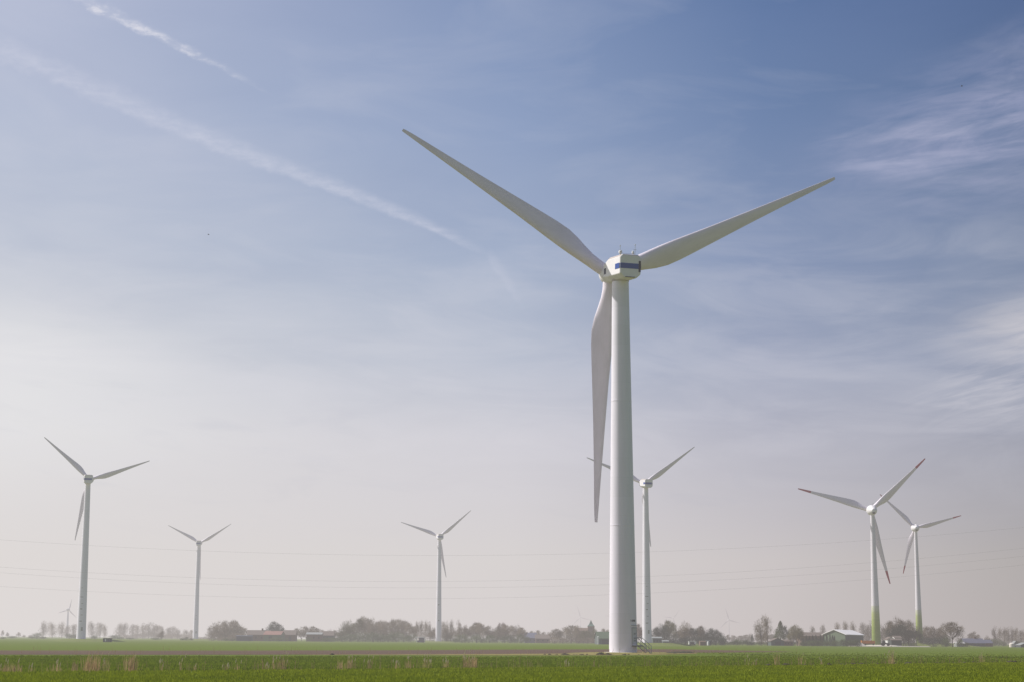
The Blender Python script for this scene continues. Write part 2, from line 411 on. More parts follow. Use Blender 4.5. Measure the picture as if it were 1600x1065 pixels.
# ---------------------------------------------------------------- terrain
def build_ground():
    xs = np.concatenate([-np.geomspace(40000, 30, 26), np.linspace(-20, 20, 5), np.geomspace(30, 40000, 26)])
    ys = np.concatenate([[-30000, -3000, -300, -20], np.linspace(20, 400, 39), np.geomspace(450, 45000, 30)])
    m = MB()
    vs = [(x, y, 0) for y in ys for x in xs]; n = len(xs)
    m.add(vs, [(j * n + i, j * n + i + 1, (j + 1) * n + i + 1, (j + 1) * n + i) for j in range(len(ys) - 1) for i in range(n - 1)])
    return tag(m.build('ground', M['field']), kind='structure')
build_ground()
def sheet(name, near, far, z, m, sub=40):
    """a thin strip of land between two edges, each given as photo pixels seen on the ground"""
    def edge(e):
        P = [ground(*p) for p in e]; out = []
        for k in range(sub + 1):
            t = k / sub * (len(P) - 1); i = min(int(t), len(P) - 2); u = t - i
            out.append((P[i][0] * (1 - u) + P[i + 1][0] * u, P[i][1] * (1 - u) + P[i + 1][1] * u))
        return out
    a, b = edge(near), edge(far); mb = MB(); rr_ = random.Random(3)
    vs = []
    for p, q in zip(a, b):
        j = rr_.uniform(-.8, .8)
        vs += [(p[0], p[1] + j, z), (q[0], q[1] + j * 2, z)]
    mb.add(vs, [(2 * i, 2 * i + 2, 2 * i + 3, 2 * i + 1) for i in range(sub)])
    return tag(mb.build(name, m), kind='structure')
sheet('ploughed_field', [(-60, 1021.8), (300, 1022.0), (600, 1021.6), (860, 1021.0), (1040, 1019.4), (1140, 1018.5), (1240, 1017.5)],
      [(-60, 1015.2), (300, 1015.6), (600, 1015.0), (860, 1013.6), (1040, 1013.4), (1140, 1015.2), (1240, 1017.3)], .012, M['plough'])
sheet('dry_grass_strip', [(480, 1022.2), (700, 1023.0), (860, 1023.3), (1000, 1022.8), (1090, 1020.6)],
      [(480, 1021.9), (700, 1021.5), (860, 1020.6), (1000, 1017.6), (1090, 1019.6)], .024, M['dry'])
def mound(x, y, r, h, m=M['mound'], name='grass_mound', sy=1.0):
    mb = MB(); n = 28; rs = []; rr_ = random.Random(int(x * 7 + y))
    wob = [rr_.uniform(.85, 1.15) for _ in range(n)]
    for f, hh in ((1.0, -.02), (.85, .18), (.68, .6), (.5, .93), (.3, 1.0)):
        rs.append([(x + cos(2 * pi * k / n) * r * f * wob[k], y + sin(2 * pi * k / n) * r * f * sy * wob[k], h * hh) for k in range(n)])
    mb.rings(rs, True)
    return tag(mb.build(name, m, smooth=True), kind='structure')

# ---------------------------------------------------------------- wind turbines
SEC = [(.0, 1.9, 1.0, 0, .5), (.035, 1.9, 1.0, 0, .5), (.07, 2.05, .85, 14, .46), (.11, 2.45, .62, 13, .40), (.16, 3.0, .42, 12, .34), (.21, 3.28, .32, 10.5, .31), (.27, 3.18, .27, 9, .30),
       (.34, 2.86, .24, 7.5, .29), (.42, 2.5, .22, 6, .28), (.52, 2.1, .20, 4.5, .28), (.62, 1.72, .19, 3.2, .28), (.72, 1.38, .18, 2.2, .28), (.82, 1.06, .17, 1.2, .28),
       (.90, .82, .16, .6, .28), (.96, .62, .15, .2, .28), (.99, .48, .15, 0, .30), (1.0, .40, .12, 0, .32)]
def airfoil(n=22):
    out = []
    for k in range(n):
        a = 2 * pi * k / n; x = .5 - .5 * cos(a)        # 0 leading edge, 1 trailing edge
        th = 5 * (.2969 * math.sqrt(max(x, 0)) - .126 * x - .3516 * x * x + .2843 * x ** 3 - .1015 * x ** 4)
        out.append((x, th * (1 if a < pi else -1)))
    return out
AF = airfoil()
def blade_rings(L, k, fr0, fr1, root=0.0, pitch=0.0, bend=0.0):
    fr = sorted(set([fr0, fr1] + [s[0] for s in SEC if fr0 < s[0] < fr1])); rs = []
    for f in fr:
        for i in range(len(SEC) - 1):
            if SEC[i][0] <= f <= SEC[i + 1][0]:
                u = (f - SEC[i][0]) / (SEC[i + 1][0] - SEC[i][0]); a, b = SEC[i], SEC[i + 1]; break
        c, th, tw, off = [a[j] * (1 - u) + b[j] * u for j in range(1, 5)]
        c *= k; blend = min(1, max(0, (f - .035) / .12)); ring = []
        tw = R_(tw + pitch) * (1 if blend > 0 else 0)
        for j, (x, t) in enumerate(AF):
            aa = 2 * pi * j / len(AF)
            cx, cy = .5 - .5 * cos(aa), .5 * sin(aa)
            px = ((x * blend + cx * (1 - blend)) - off) * c
            py = (t * th * blend + cy * (1 - blend) * (1 if f < .05 else max(th, .5))) * c
            z = root + f * (L - root)
            ring.append((px * cos(tw) - py * sin(tw), px * sin(tw) + py * cos(tw) + bend * f * f, z))
        rs.append(ring)
    return rs
def add_blade(rotor, th, L, k, root, pitch=0, tip_from=None, bend=0.0, fine=True):
    # blade local frame: span along +Z, leading edge towards -X, upwind +Y; th turns it clockwise seen from behind
    m = MB(); m.rings(blade_rings(L, k, 0, tip_from or 1.0, root, pitch, bend))
    b = m.build('blade', M['blade'], rotor, smooth=True)
    b.rotation_euler = (0, R_(th), 0)
    if tip_from:
        t = MB(); t.rings(blade_rings(L, k, tip_from, 1.0, root, pitch, bend)); t.build('blade_tip', M['red'], b, smooth=True)
    return b

def arc_patch(m, r0, r1, z0, z1, a0, a1, prof, n=8, mi=0):
    """thin curved plate hugging the tower between two heights and two bearings (0 = towards the viewer)"""
    vs = []
    for z, in ((z0,), (z1,)):
        for o in (r0, r1):
            for k in range(n + 1):
                a = a0 + (a1 - a0) * k / n; r = prof(z) + o
                vs.append((r * sin(a), -r * cos(a), z))
    w_ = n + 1; fs = []
    for k in range(n):
        fs += [(w_ + k, w_ + k + 1, 3 * w_ + k + 1, 3 * w_ + k), (k + 1, k, 2 * w_ + k, 2 * w_ + k + 1), (2 * w_ + k, 3 * w_ + k, 3 * w_ + k + 1, 2 * w_ + k + 1), (k, k + 1, w_ + k + 1, w_ + k)]
    fs += [(0, w_, 3 * w_, 2 * w_), (n, 2 * w_ + n, 3 * w_ + n, w_ + n)]
    m.add(vs, fs, mi)

def striped_turbine(name, label, group, X, Y, z0, hh, R, psi, blades, s, tb, tt, over, detail=True, marks=()):
    """s scales the nacelle; tb/tt tower radii; blades = [(bearing, length)]"""
    root = empty(name, (X, Y, z0)); tag(root, label, 'wind turbine', group)
    ztop = hh - 1.75 * s
    prof = lambda z: tb + (tt - tb) * (z / ztop)
    m = MB(); nseg = 12
    m.lathe([(prof(ztop * i / nseg), ztop * i / nseg) for i in range(nseg + 1)], 56)
    m.build('tower', M['tower'], root, smooth=True)
    m = MB(); m.lathe([(prof(0) + .12, -.3), (prof(0) + .12, .12), (prof(0) + .02, .13)], 48); m.build('base_flange', M['metal'], root)
    if detail:
        for zf in (.335, .67):
            m = MB(); zz = ztop * zf; m.lathe([(prof(zz) + .004, zz - .05), (prof(zz) + .025, zz - .045), (prof(zz) + .025, zz + .045), (prof(zz) + .004, zz + .05)], 56)
            m.build('section_joint', M['tower'], root)
    tw_ = 5.0 if detail else 12.0                        # the rotor sits a few degrees off the housing axis
    nac = child_empty('nacelle', root, (0, 0, hh), (R_(5), 0, R_(-psi + tw_)))
    # housing: eight-sided shell, square tail, tapered nose
    def octa(y, w_, top, bot, c1, c2, cw):
        p = [(-w_ + c1, top), (w_ - c1, top), (w_, top - c1), (w_, bot + c2), (w_ - cw, bot), (-w_ + cw, bot), (-w_, bot + c2), (-w_, top - c1)]
        return [(x * s, y * s, z * s) for x, z in p]
    m = MB()
    m.rings([octa(-4.1, 1.56, 1.72, -1.55, .34, .55, .62), octa(-3.96, 1.70, 1.86, -1.68, .38, .62, .68), octa(.9, 1.74, 1.9, -1.72, .4, .66, .7),
             octa(1.05, 1.70, 1.86, -1.70, .4, .66, .7), octa(3.3, 1.46, 1.45, -1.45, .5, .6, .6), octa(3.5, 1.25, 1.2, -1.2, .5, .6, .6)][::-1])
    body = m.build('housing', [M['nacelle'], M['nacelle_darker']], nac)
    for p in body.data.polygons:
        if p.normal.z < -.5: p.material_index = 1  # faces turned down take the darker nacelle colour
    bv = body.modifiers.new('bevel', 'BEVEL'); bv.width = .09 * s; bv.segments = 2; bv.limit_method = 'ANGLE'; bv.angle_limit = R_(20)
    m = MB(); e = .012
    m.box(-1.66 * s, 1.28 * s, (-4.1 - e * 2) * s - .01, -4.09 * s, -.28 * s, .52 * s)
    m.build('blue_band', M['blue'], nac)
    for sx in (-1, 1):
        m = MB(); x = sx * 1.725 * s; m.box(min(x, x + sx * .03), max(x, x + sx * .03), -3.92 * s, -2.2 * s, -.28 * s, .52 * s); m.build('blue_band', M['blue'], nac)
    if detail:
        m = MB(); m.box(1.30 * s, 1.60 * s, -4.19 * s, -4.10 * s, -.72 * s, .95 * s)
        for k in range(9): m.box(1.28 * s, 1.62 * s, -4.23 * s, -4.19 * s, (-.66 + .18 * k) * s, (-.60 + .18 * k) * s)
        m.build('louvre', M['darkblue'], nac)
        m = MB(); m.box(-.8 * s, .72 * s, -4.17 * s, -4.05 * s, -1.60 * s, -1.50 * s); m.build('hatch', M['dark'], nac)
        m = MB()   # small dark emblem on the nose flank, lettered with three short strokes
        for zz, y0, y1 in ((.10, 2.05, 2.75), (-.18, 2.05, 2.62), (-.44, 2.05, 2.5)):
            for y_ in np.arange(y0, y1, .16):
                xw = -(1.70 + (y_ - 1.05) * (1.46 - 1.70) / 2.25) - .03
                m.add([(xw, y_, zz - .1), (xw, y_ + .13, zz - .1), (xw + .028, y_ + .13, zz + .1), (xw, y_, zz + .1)], [(0, 1, 2, 3), (3, 2, 1, 0)][:1])
        m.add([(-1.645, 1.8, -.55), (-1.528, 2.9, -.55), (-1.528, 2.9, .35), (-1.645, 1.8, .35)], [(3, 2, 1, 0)])
        m.build('emblem', M['darkblue'], nac)
        for x, y, h, knob in ((-1.15, -2.6, 1.35, True), (.85, -3.6, 1.5, False)):
            m = MB(); m.tube([(x, y, 1.85), (x, y, 1.85 + h)], .032, 6); m.tube([(x - .28, y, 1.75 + h * .62), (x + .28, y, 1.75 + h * .62)], .022, 5)
            m.lathe([(.05, 1.85 + h), (.11, 1.92 + h), (.05, 2.0 + h)], 8); 
            for i in range(len(m.v) - 24, len(m.v)): m.v[i] = (m.v[i][0] + x, m.v[i][1] + y, m.v[i][2])
            m.build('weather_mast', M['metal'], nac)
        for x, y, r in ((-1.3, -3.1, .27), (.55, -3.5, .17)):
            m = MB(); m.lathe([(r * .5, 0), (r * .55, .22), (r, .26), (r, .5), (r * .8, .62), (r * .3, .68)], 14); m.build('warning_light', M['nacelle'], nac, smooth=True, loc=(x, y, 1.84))
        m = MB(); m.tube([(-1.2, -3.4, 2.05), (-.2, -3.5, 2.0), (.8, -3.6, 2.05)], .02, 5); m.build('handrail', M['dark'], nac)
    m = MB(); m.lathe([(tt + .01, -1.9 * s), (tt + .04, -1.88 * s), (tt + .04, -1.6 * s), (tt, -1.5 * s)], 40); yb = m.build('yaw_ring', M['nacelle_darker'], nac); yb.rotation_euler = (R_(-5), 0, 0)
    rot = child_empty('rotor', nac, (over * sin(R_(tw_)), over * cos(R_(tw_)), 0), (0, 0, R_(-tw_)))
    m = MB(); m.lathe([(1.05 * s, -over + 3.45 * s), (1.12 * s, -over + 3.6 * s), (1.5 * s, -1.25 * s), (1.62 * s, -.6 * s), (1.6 * s, .6 * s), (1.35 * s, 1.3 * s), (.8 * s, 1.85 * s), (.2 * s, 2.05 * s)], 32, 'y')
    m.build('hub', M['nacelle'], rot, smooth=True)
    for th, L in blades: add_blade(rot, th, L, R / 38.0 if detail else R / 38.0 * 1.02, 1.1 * s)
    if marks:
        for z, a0, a1, h in marks:
            m = MB(); arc_patch(m, .003, .03, z, z + h, a0, a1, prof, 6); m.build('service_mark', M['mark'], root)
    return root, prof

main, prof = striped_turbine('wind_turbine', 'giant white wind turbine in the centre with blue banded nacelle and door stairs', None,
    23.18, 257.86, 0, 57.2, 39.5, -12, [(64.42, 41.07), (181.58, 38.24), (301.04, 38.97)], 1.0, 2.06, 1.26, 5.6)
m = MB(); m.lathe([(2.75, -.3), (2.75, .10), (2.70, .14), (2.15, .15)], 48); m.build('plinth', M['gravel'], main)
# door, frame, lettering, platform and stairs on the right-hand flank
DA = R_(50)
m = MB(); arc_patch(m, .005, .05, 1.35, 3.55, DA - .25, DA + .25, prof, 6); dr = m.build('door', M['door'], main)
m = MB()
for z0, z1, a0, a1 in ((1.2, 3.7, DA - .31, DA - .25), (1.2, 3.7, DA + .25, DA + .31), (3.56, 3.74, DA - .31, DA + .31)): arc_patch(m, .003, .10, z0, z1, a0, a1, prof, 3)
m.build('frame', M['metal'], dr)
for z in (1.7, 2.05, 2.7):
    m = MB(); arc_patch(m, .051, .07, z, z + .22, DA - .12, DA + .12, prof, 4); m.build('vent', M['mark'], dr)
m = MB(); r = random.Random(2); a = DA - .36
for wd in (.05, 0, .045, .07, .05, .06, .06):
    if wd: arc_patch(m, .003, .02, 4.55, 4.83, a, a + wd, prof, 2)
    a += wd + (.02 if wd else .05)
m.build('number_lettering', M['text'], main)
m = MB(); arc_patch(m, .004, .12, 3.95, 4.05, DA - .33, DA + .30, prof, 4); m.build('door_lamp', M['metal'], main)
st = child_empty('stairs', main, (prof(1.2) * sin(DA), -prof(1.2) * cos(DA), 0), (0, 0, DA - R_(12)))
m = MB(); m.box(-.55, .55, -1.1, .25, 1.1, 1.18); m.build('platform', M['metal'], st)
m = MB(); m.box(-.62, .62, -1.2, .0, .98, 1.09); m.build('platform_frame', M['dark'], st)
E1 = child_empty('stair_flight', st, (.55, -.45, 0), (0, 0, 0))
m = MB()
for sy in (-.5, .5): m.tube([(0, sy, 1.15), (1.9, sy, -.05)], .09, 4)
m.build('stringer', M['tarp'], E1)
m = MB()
for k in range(6): m.box(.2 + .29 * k, .46 + .29 * k, -.45, .45, 1.0 - .19 * k, 1.04 - .19 * k)
m.build('tread', M['metal'], E1)
m = MB()
for sy in (-.5, .5):
    m.tube([(-1.0, sy, 2.25), (0, sy, 2.25), (1.9, sy, 1.05), (1.9, sy, 0)], .045, 5); m.tube([(0, sy, 1.7), (1.9, sy, .5)], .035, 5)
    for k in range(3): m.tube([(.0 + .7 * k, sy, 1.1 - .44 * k), (.0 + .7 * k, sy, 2.25 - .44 * k)], .035, 5)
m.build('handrail', M['metal'], E1)

MK = [(7.2, -.35, .25, .32), (9.8, -.1, .35, .22), (12.2, -.3, .2, .34), (14.6, -.1, .4, .18), (17.2, -.45, .35, .25), (3.4, .1, .5, 1.4), (21.0, -.2, .15, .18)]
G1 = 'smaller white wind turbines with striped nacelles'
for (lab, X, Y, z0, th, R, psi, mk, s) in (
    ('slim white wind turbine at the far left beside a dark green cabinet', -144.14, 660.78, .85, 70.62, 23.81, -3.3, [(z * .9, a, b, h) for z, a, b, h in MK], .82),
    ('smallest striped white wind turbine, second from the left, beside a round bare tree clump', -169.87, 1109.45, .80, 57.21, 23.47, 2.4, MK[2:4] + MK[5:], .80),
    ('white wind turbine standing on a low mound left of the central giant turbine', -15.26, 1014.15, .55, 48.72, 24.04, -1.5, [(11.6, -.2, .3, .6), (16.0, -.2, .3, .25), (20.5, -.3, .25, .7)], .80),
    ('white wind turbine partly hidden just behind the giant central tower', 68.59, 662.73, 1.04, 52.52, 24.23, -2.2, MK, .80)):
    striped_turbine('wind_turbine', lab, G1, X, Y, z0, 60, R, psi, [(th + 120 * k, R) for k in range(3)], s * 1.15, 1.75, 1.02, 4.0, False, mk)
    mound(X + 3, Y - 1, 15, z0 * .98 + .05)
mound(23.18, 258, 9, .10, M['dry'])

def round_turbine(label, X, Y, z0, hh, R, psi, th, tb, tt, s, tips=True):
    root = empty('wind_turbine', (X, Y, z0)); tag(root, label, 'wind turbine', 'wind turbines with green tower foot and red blade tips')
    ztop = hh - 1.2 * s; m = MB(); prof2 = [(tb * (1 - i / 14) ** 1.25 * .42 + tt + (tb * .58 - tt) * (1 - i / 14), ztop * i / 14) for i in range(15)]
    m.lathe(prof2, 48); m.build('tower', M['green_tower'], root, smooth=True)
    nac = child_empty('nacelle', root, (0, 0, hh), (R_(5), 0, R_(-psi)))
    m = MB(); m.lathe([(.25 * s, -4.6 * s), (.75 * s, -4.5 * s), (1.15 * s, -3.9 * s), (1.55 * s, -2.8 * s), (1.95 * s, -1.4 * s), (2.25 * s, .2 * s), (2.4 * s, 1.6 * s), (2.35 * s, 2.1 * s)], 32, 'y')
    m.build('housing', M['nacelle'], nac, smooth=True)
    m = MB(); m.box(-.55 * s, .55 * s, -4.5 * s, -3.2 * s, -1.5 * s, -.35 * s); ob = m.build('cooler', M['dark'], nac)
    bv = ob.modifiers.new('bevel', 'BEVEL'); bv.width = .15; bv.segments = 2
    m = MB(); m.tube([(0, -2.0 * s, 1.7 * s), (0, -2.0 * s, 3.3 * s)], .06, 5); m.tube([(-.4, -2.0 * s, 3.0 * s), (.4, -2.0 * s, 3.0 * s)], .05, 5); m.build('weather_mast', M['metal'], nac)
    rot = child_empty('rotor', nac, (0, 3.6, 0))
    m = MB(); m.lathe([(2.2 * s, -3.6 + 2.2 * s), (2.3 * s, -3.6 + 2.4 * s), (2.2 * s, 0), (1.8 * s, 1.2 * s), (1.0 * s, 2.2 * s), (.2 * s, 2.6 * s)], 32, 'y'); m.build('hub', M['nacelle'], rot, smooth=True)
    for k in range(3): add_blade(rot, th + 120 * k, R, R / 33.0, 1.5 * s, 2, .815)
    return root
round_turbine('larger turbine with green banded tower foot beside an orange container', 193.12, 825.85, .74, 63, 35.81, 4.0, 46.35, 2.15, 1.0, 1.05)
round_turbine('smaller turbine with green banded tower foot standing before dark trees at right', 250.09, 967.76, 1.76, 63, 26.33, 6.8, 74.91, 1.95, .85, .95)
mound(250.1, 967, 34, 1.85, sy=.6)
mound(196, 826, 11, .78, M['gravel'], 'gravel_pad', .8)

# tiny turbines beyond the woods
def far_turbine(label, x, ytop, d, hh, R, th):
    X = gx(x, d); z0 = hz(x, ytop, d) - hh
    root = empty('wind_turbine', (X, d, z0)); tag(root, label, 'wind turbine', 'tiny hazy wind turbines on the horizon')
    m = MB(); m.lathe([(1.8, min(0, -z0)), (1.0, hh)], 14); m.build('tower', M['tower'], root, smooth=True)
    m = MB(); m.box(-1.6, 1.6, -4, 3, hh - 1.5, hh + 1.7); ob = m.build('nacelle', M['nacelle'], root); bv = ob.modifiers.new('bevel', 'BEVEL'); bv.width = .6
    rot = child_empty('rotor', root, (0, 4.2, hh), (0, 0, 0))
    m = MB(); m.lathe([(.6, -1.4), (1.5, -.7), (1.4, .6), (.4, 1.6)], 12, 'y'); m.build('hub', M['nacelle'], rot)
    for k in range(3): add_blade(rot, th + 120 * k, R, R / 30.0, 1.0)
far_turbine('tiny hazy turbine on the horizon by the leftmost big tower', 104, 952, 2100, 36.4, 13.3, 13)
far_turbine('tiny faint turbine just left of the church spire', 907, 963.5, 5400, 90.0, 37.5, -16)
far_turbine('tiny faint turbine half hidden by the giant central tower', 964, 963, 5400, 87.0, 37.5, 35)
far_turbine('tiny faint turbine rising over the round treetops right of centre', 1052.5, 965, 5400, 87.0, 31.5, 38)
far_turbine('tiny faint turbine over low woods between the copse and two leaning bare trees', 1139.5, 967.5, 4600, 67.6, 31.1, -15)

# ---------------------------------------------------------------- power lines
for (pts, dist, lab) in (
    ([(0, 844), (300, 857), (690, 867.5), (900, 865), (1230, 852), (1530, 831), (1600, 823)], 520, 'topmost thin overhead wire hanging across the whole view'),
    ([(0, 886), (250, 899), (400, 904), (760, 906.5), (930, 903), (1230, 889), (1530, 863), (1600, 856)], 512, 'overhead wire second from the top'),
    ([(0, 895), (250, 908), (400, 913), (700, 917), (930, 914), (1230, 900), (1530, 876), (1600, 868)], 520, 'overhead wire third from the top'),
    ([(0, 916), (280, 928.7), (560, 934), (860, 931), (1080, 923), (1230, 915), (1530, 889), (1600, 882)], 528, 'lowest overhead wire, just above the treetops')):
    P = [(gx(x, dist), hz(x, y, dist)) for x, y in pts]
    A = np.array(P); c = np.polyfit(A[:, 0], A[:, 1], 2)
    m = MB(); m.tube([(x, dist, float(np.polyval(c, x))) for x in np.linspace(-230, 260, 90)], .016, 5)
    tag(m.build('power_line', M['cable']), lab, 'power line', 'overhead wires across the view')

# ---------------------------------------------------------------- trees
def twig_cloud(seed, kind, H=10.0, W=8.0, n=1500, trunkH=.28, tw=.10):
    """returns (trunk MB, crown MB) for a tree of height H and crown width W standing at the origin"""
    r = random.Random(seed); T, C_ = MB(), MB()
    lean = Vector((r.uniform(-.04, .04), r.uniform(-.04, .04), 1))
    top = trunkH * H * (1.5 if kind == 'round' else 2.4)
    T.tube([(0, 0, -.1), tuple(lean * top * .5), tuple(lean * top)], [H * .022, H * .016, H * .008], 6)
    def ribbon(p, q, wd, mi=0):
        d = q - p; s_ = d.cross(Vector((r.uniform(-1, 1), r.uniform(-1, 1), r.uniform(-1, 1))))
        if s_.length < 1e-5: return
        s_ = s_.normalized() * wd * .5
        C_.add([p - s_, p + s_, q + s_ * .3, q - s_ * .3], [(0, 1, 2, 3)], mi)
    def limb(p, d, L, rad, depth, end):
        q = p + d * L; mid = p + d * L * .5 + Vector((r.uniform(-1, 1), r.uniform(-1, 1), r.uniform(0, 1))) * L * .1
        if depth < 2: T.tube([p, mid, q], [rad, rad * .75, rad * .5], 4, False)
        else: ribbon(p, mid, rad * 2); ribbon(mid, q, rad * 1.4)
        if depth < end:
            for k in range(4 if depth else 5):
                t = r.uniform(.45, 1.0); base = p.lerp(q, t)
                nd = (d + Vector((r.uniform(-1, 1), r.uniform(-1, 1), r.uniform(-.45, .8))) * .85).normalized()
                limb(base, nd, L * r.uniform(.5, .75), rad * .55, depth + 1, end)
        return
    lumps = []
    if kind == 'round':
        for k in range(9):
            a = r.uniform(0, 2 * pi); e = r.uniform(.15, 1.3)
            d = Vector((cos(a) * cos(e), sin(a) * cos(e), sin(e)))
            base = lean * (trunkH * H * r.uniform(.8, 1.5))
            limb(base, Vector((d.x * W / H * 1.1, d.y * W / H * 1.1, d.z * .9 + .15)).normalized(), (H - base.z) * r.uniform(.42, .55), H * .009, 0, 3)
        cz, rz, rx = H * (.5 + trunkH * .5), H * (.5 - trunkH * .5), W / 2
        for k in range(24):
            a = r.uniform(0, 2 * pi); e = r.uniform(-.95, 1.5); q = r.uniform(.35, .92)
            lumps.append((Vector((cos(a) * cos(e) * rx * q, sin(a) * cos(e) * rx * q, cz + sin(e) * rz * q)), rx * r.uniform(.17, .40)))
    elif kind == 'tall':
        for k in range(12):
            z = H * r.uniform(.2, .8); a = r.uniform(0, 2 * pi)
            limb(lean * z, Vector((cos(a) * .35, sin(a) * .35, 1)).normalized(), H * .22, H * .006, 0, 2)
        for k in range(13):
            z = H * (.22 + .74 * k / 12); q = W / 2 * math.sqrt(max(.05, 1 - ((z / H - .55) / .5) ** 2)) 
            a = r.uniform(0, 2 * pi); lumps.append((Vector((cos(a) * q * .45, sin(a) * q * .45, z)), W * r.uniform(.22, .34)))
    elif kind == 'bush':
        for k in range(12):
            a = r.uniform(0, 2 * pi); q = r.uniform(0, .75); lumps.append((Vector((cos(a) * q * W / 2, sin(a) * q * W / 2, H * r.uniform(.12, .70))), H * r.uniform(.24, .36)))
    elif kind == 'fir':
        for k in range(16):
            t = k / 15; q = W / 2 * (1 - t) ** .75 * .62; a = r.uniform(0, 2 * pi)
            for j in range(2): lumps.append((Vector((cos(a + j * pi) * q, sin(a + j * pi) * q, H * (.08 + .88 * t))), W * (.27 * (1 - t) + .07)))
    for k in range(n):
        c, rad = r.choice(lumps)
        d = Vector((r.gauss(0, 1), r.gauss(0, 1), r.gauss(0, 1))).normalized()
        p = c + d * rad * (r.random() ** .45)
        g = (d * .9 + Vector((r.uniform(-.5, .5), r.uniform(-.5, .5), r.uniform(.1, .9)))).normalized()
        if kind in ('fir',): g = (Vector((p.x, p.y, -.2 * W)).normalized() + Vector((r.uniform(-.6, .6), r.uniform(-.6, .6), r.uniform(-.4, .4)))).normalized()
        L = H * (r.uniform(.04, .12) if kind in ('round', 'tall') else r.uniform(.035, .085)); ribbon(p, p + g * L, tw * H / 10 * r.uniform(.6, 1.6))
    if kind in ('round', 'tall'):                       # long bare shoots that stick out of the outline
        for k in range(330 if kind == 'round' else 150):
            c, rad = r.choice(lumps)
            d = Vector((r.gauss(0, 1), r.gauss(0, 1), abs(r.gauss(0, 1)) + .2)).normalized(); p = c + d * rad * .8
            g = (d + Vector((0, 0, .8))).normalized(); ribbon(p, p + g * H * r.uniform(.07, .15), tw * H / 10 * .8)
    return T, C_
PROTO = {}
def proto(kind, var, mats, n=None, tw=None, **kw):
    key = (kind, var, mats)
    if key not in PROTO:
        n = {'round': 1550, 'tall': 1900, 'bush': 2800, 'fir': 2600}[kind]; tw = {'round': .085, 'tall': .095, 'bush': .12, 'fir': .12}[kind]
        kw['trunkH'] = {'round': .13 if var < 3 else .28}.get(kind, .2)
        T, C_ = twig_cloud(hash((kind, var)) % 1 + sum(map(ord, kind)) * 10 + var, kind, n=n, tw=tw, **kw)
        def me(mb, nm, m):
            x = bpy.data.meshes.new(nm); x.from_pydata(mb.v, [], mb.f); x.materials.append(m); return x
        PROTO[key] = (me(T, 'trunk', M['bark']), me(C_, 'crown', M[mats]))
    return PROTO[key]
def tree(name, label, cat, x, ytop, wpx, d, kind='round', mats='twig', var=None, group=None, zb=0.0, lean=0.0):
    X = gx(x, d); h = max(1.0, hz(x, ytop, d) - zb); wd = wpx * d / F * {'tall': 1.3, 'bush': 1.2}.get(kind, 1.1)
    var = rng.randrange(4) if var is None else var
    tm, cm = proto(kind, var, mats)
    root = empty(name, (X, d, zb), rng.uniform(0, 2 * pi) if not lean else 0); tag(root, label, cat, group)
    root.rotation_euler[1] = lean
    root.scale = (wd / 8, wd / 8, h / 10)
    for nm, me in (('trunk', tm), ('crown', cm)):
        o = bpy.data.objects.new(nm, me); col.objects.link(o); o.parent = root
    return root
ORD = ['first', 'second', 'third', 'fourth', 'fifth', 'sixth', 'seventh', 'eighth', 'ninth', 'tenth', 'eleventh', 'twelfth', 'thirteenth', 'fourteenth', 'fifteenth', 'sixteenth', 'seventeenth', 'eighteenth', 'nineteenth', 'twentieth']
def cluster(name, cat, desc, where, group, items, d, kind, mats, jd=40):
    items = sorted(items, key=lambda t: t[0])
    for i, it in enumerate(items):
        x, yt, wp = it[:3]; dd = it[3] if len(it) > 3 else d + rng.uniform(-jd, jd)
        n_ = ORD[i]; lab = f'{n_} {desc} from left {where}' if len(items) > 1 else f'{desc} {where}'
        tree(name, lab, cat, x, yt, wp, dd, kind, mats, None, group if len(items) > 1 else None)
HZ = 'bare trees along the horizon'
# far left
cluster('bare_tree', 'tree', 'tiny hazy bare tree', 'at the far left edge of the horizon', HZ, [(3, 984, 5), (11, 987, 5), (29, 987, 6), (37, 991, 5), (47, 991, 6)], 1700, 'round', 'twig')
cluster('bare_tree', 'tree', 'tall hazy bare tree', 'in the row behind the leftmost turbine', HZ, [(67, 974, 11), (81, 975, 14), (96, 975, 12), (104, 979, 9), (114, 977, 12), (143, 974, 12), (156, 975, 13), (163, 978, 8)], 1750, 'tall', 'twig')
cluster('hedge_bush', 'bush', 'low hazy bush', 'around the foot of the leftmost turbine', 'low bushes along the horizon', [(20, 992, 12), (48, 993, 8), (57, 987, 15), (67, 993, 10), (108, 988, 14), (120, 989, 13), (147, 990, 10), (178, 990, 15), (203, 995, 14), (187, 993, 12)], 1250, 'bush', 'bush')
cluster('bare_tree', 'tree', 'tall hazy bare tree', 'in the grove between the two left turbines', HZ, [(186, 976, 13), (193, 976, 12), (207, 977, 10), (214, 978, 10), (223, 977, 12), (232, 976, 12), (239, 977, 13), (246, 978, 12), (252, 980, 10), (262, 982, 8), (269, 980, 13), (277, 984, 11), (291, 985, 11), (299, 985, 9)], 1850, 'tall', 'twig', 90)
cluster('hedge_bush', 'bush', 'pale hazy bush', 'under the grove between the left turbines', 'low bushes along the horizon', [(197, 989, 16), (212, 989, 18), (225, 987, 16), (236, 986, 18), (247, 987, 16), (258, 989, 16), (268, 987, 18), (280, 988, 18), (292, 991, 16), (302, 992, 14), (318, 993, 16)], 1900, 'bush', 'twig', 90)
cluster('bare_tree', 'tree', 'small dark forked tree', 'standing alone before the grove between the two left turbines', None, [(252, 986, 11, 1050)], 1050, 'round', 'twig')
cluster('hedge_bush', 'bush', 'small green bush', 'near the foot of the second turbine', 'low bushes along the horizon', [(242, 995, 12), (285, 995, 8), (291, 994, 7), (299, 995, 7), (5, 994, 9)], 1080, 'bush', 'bush')
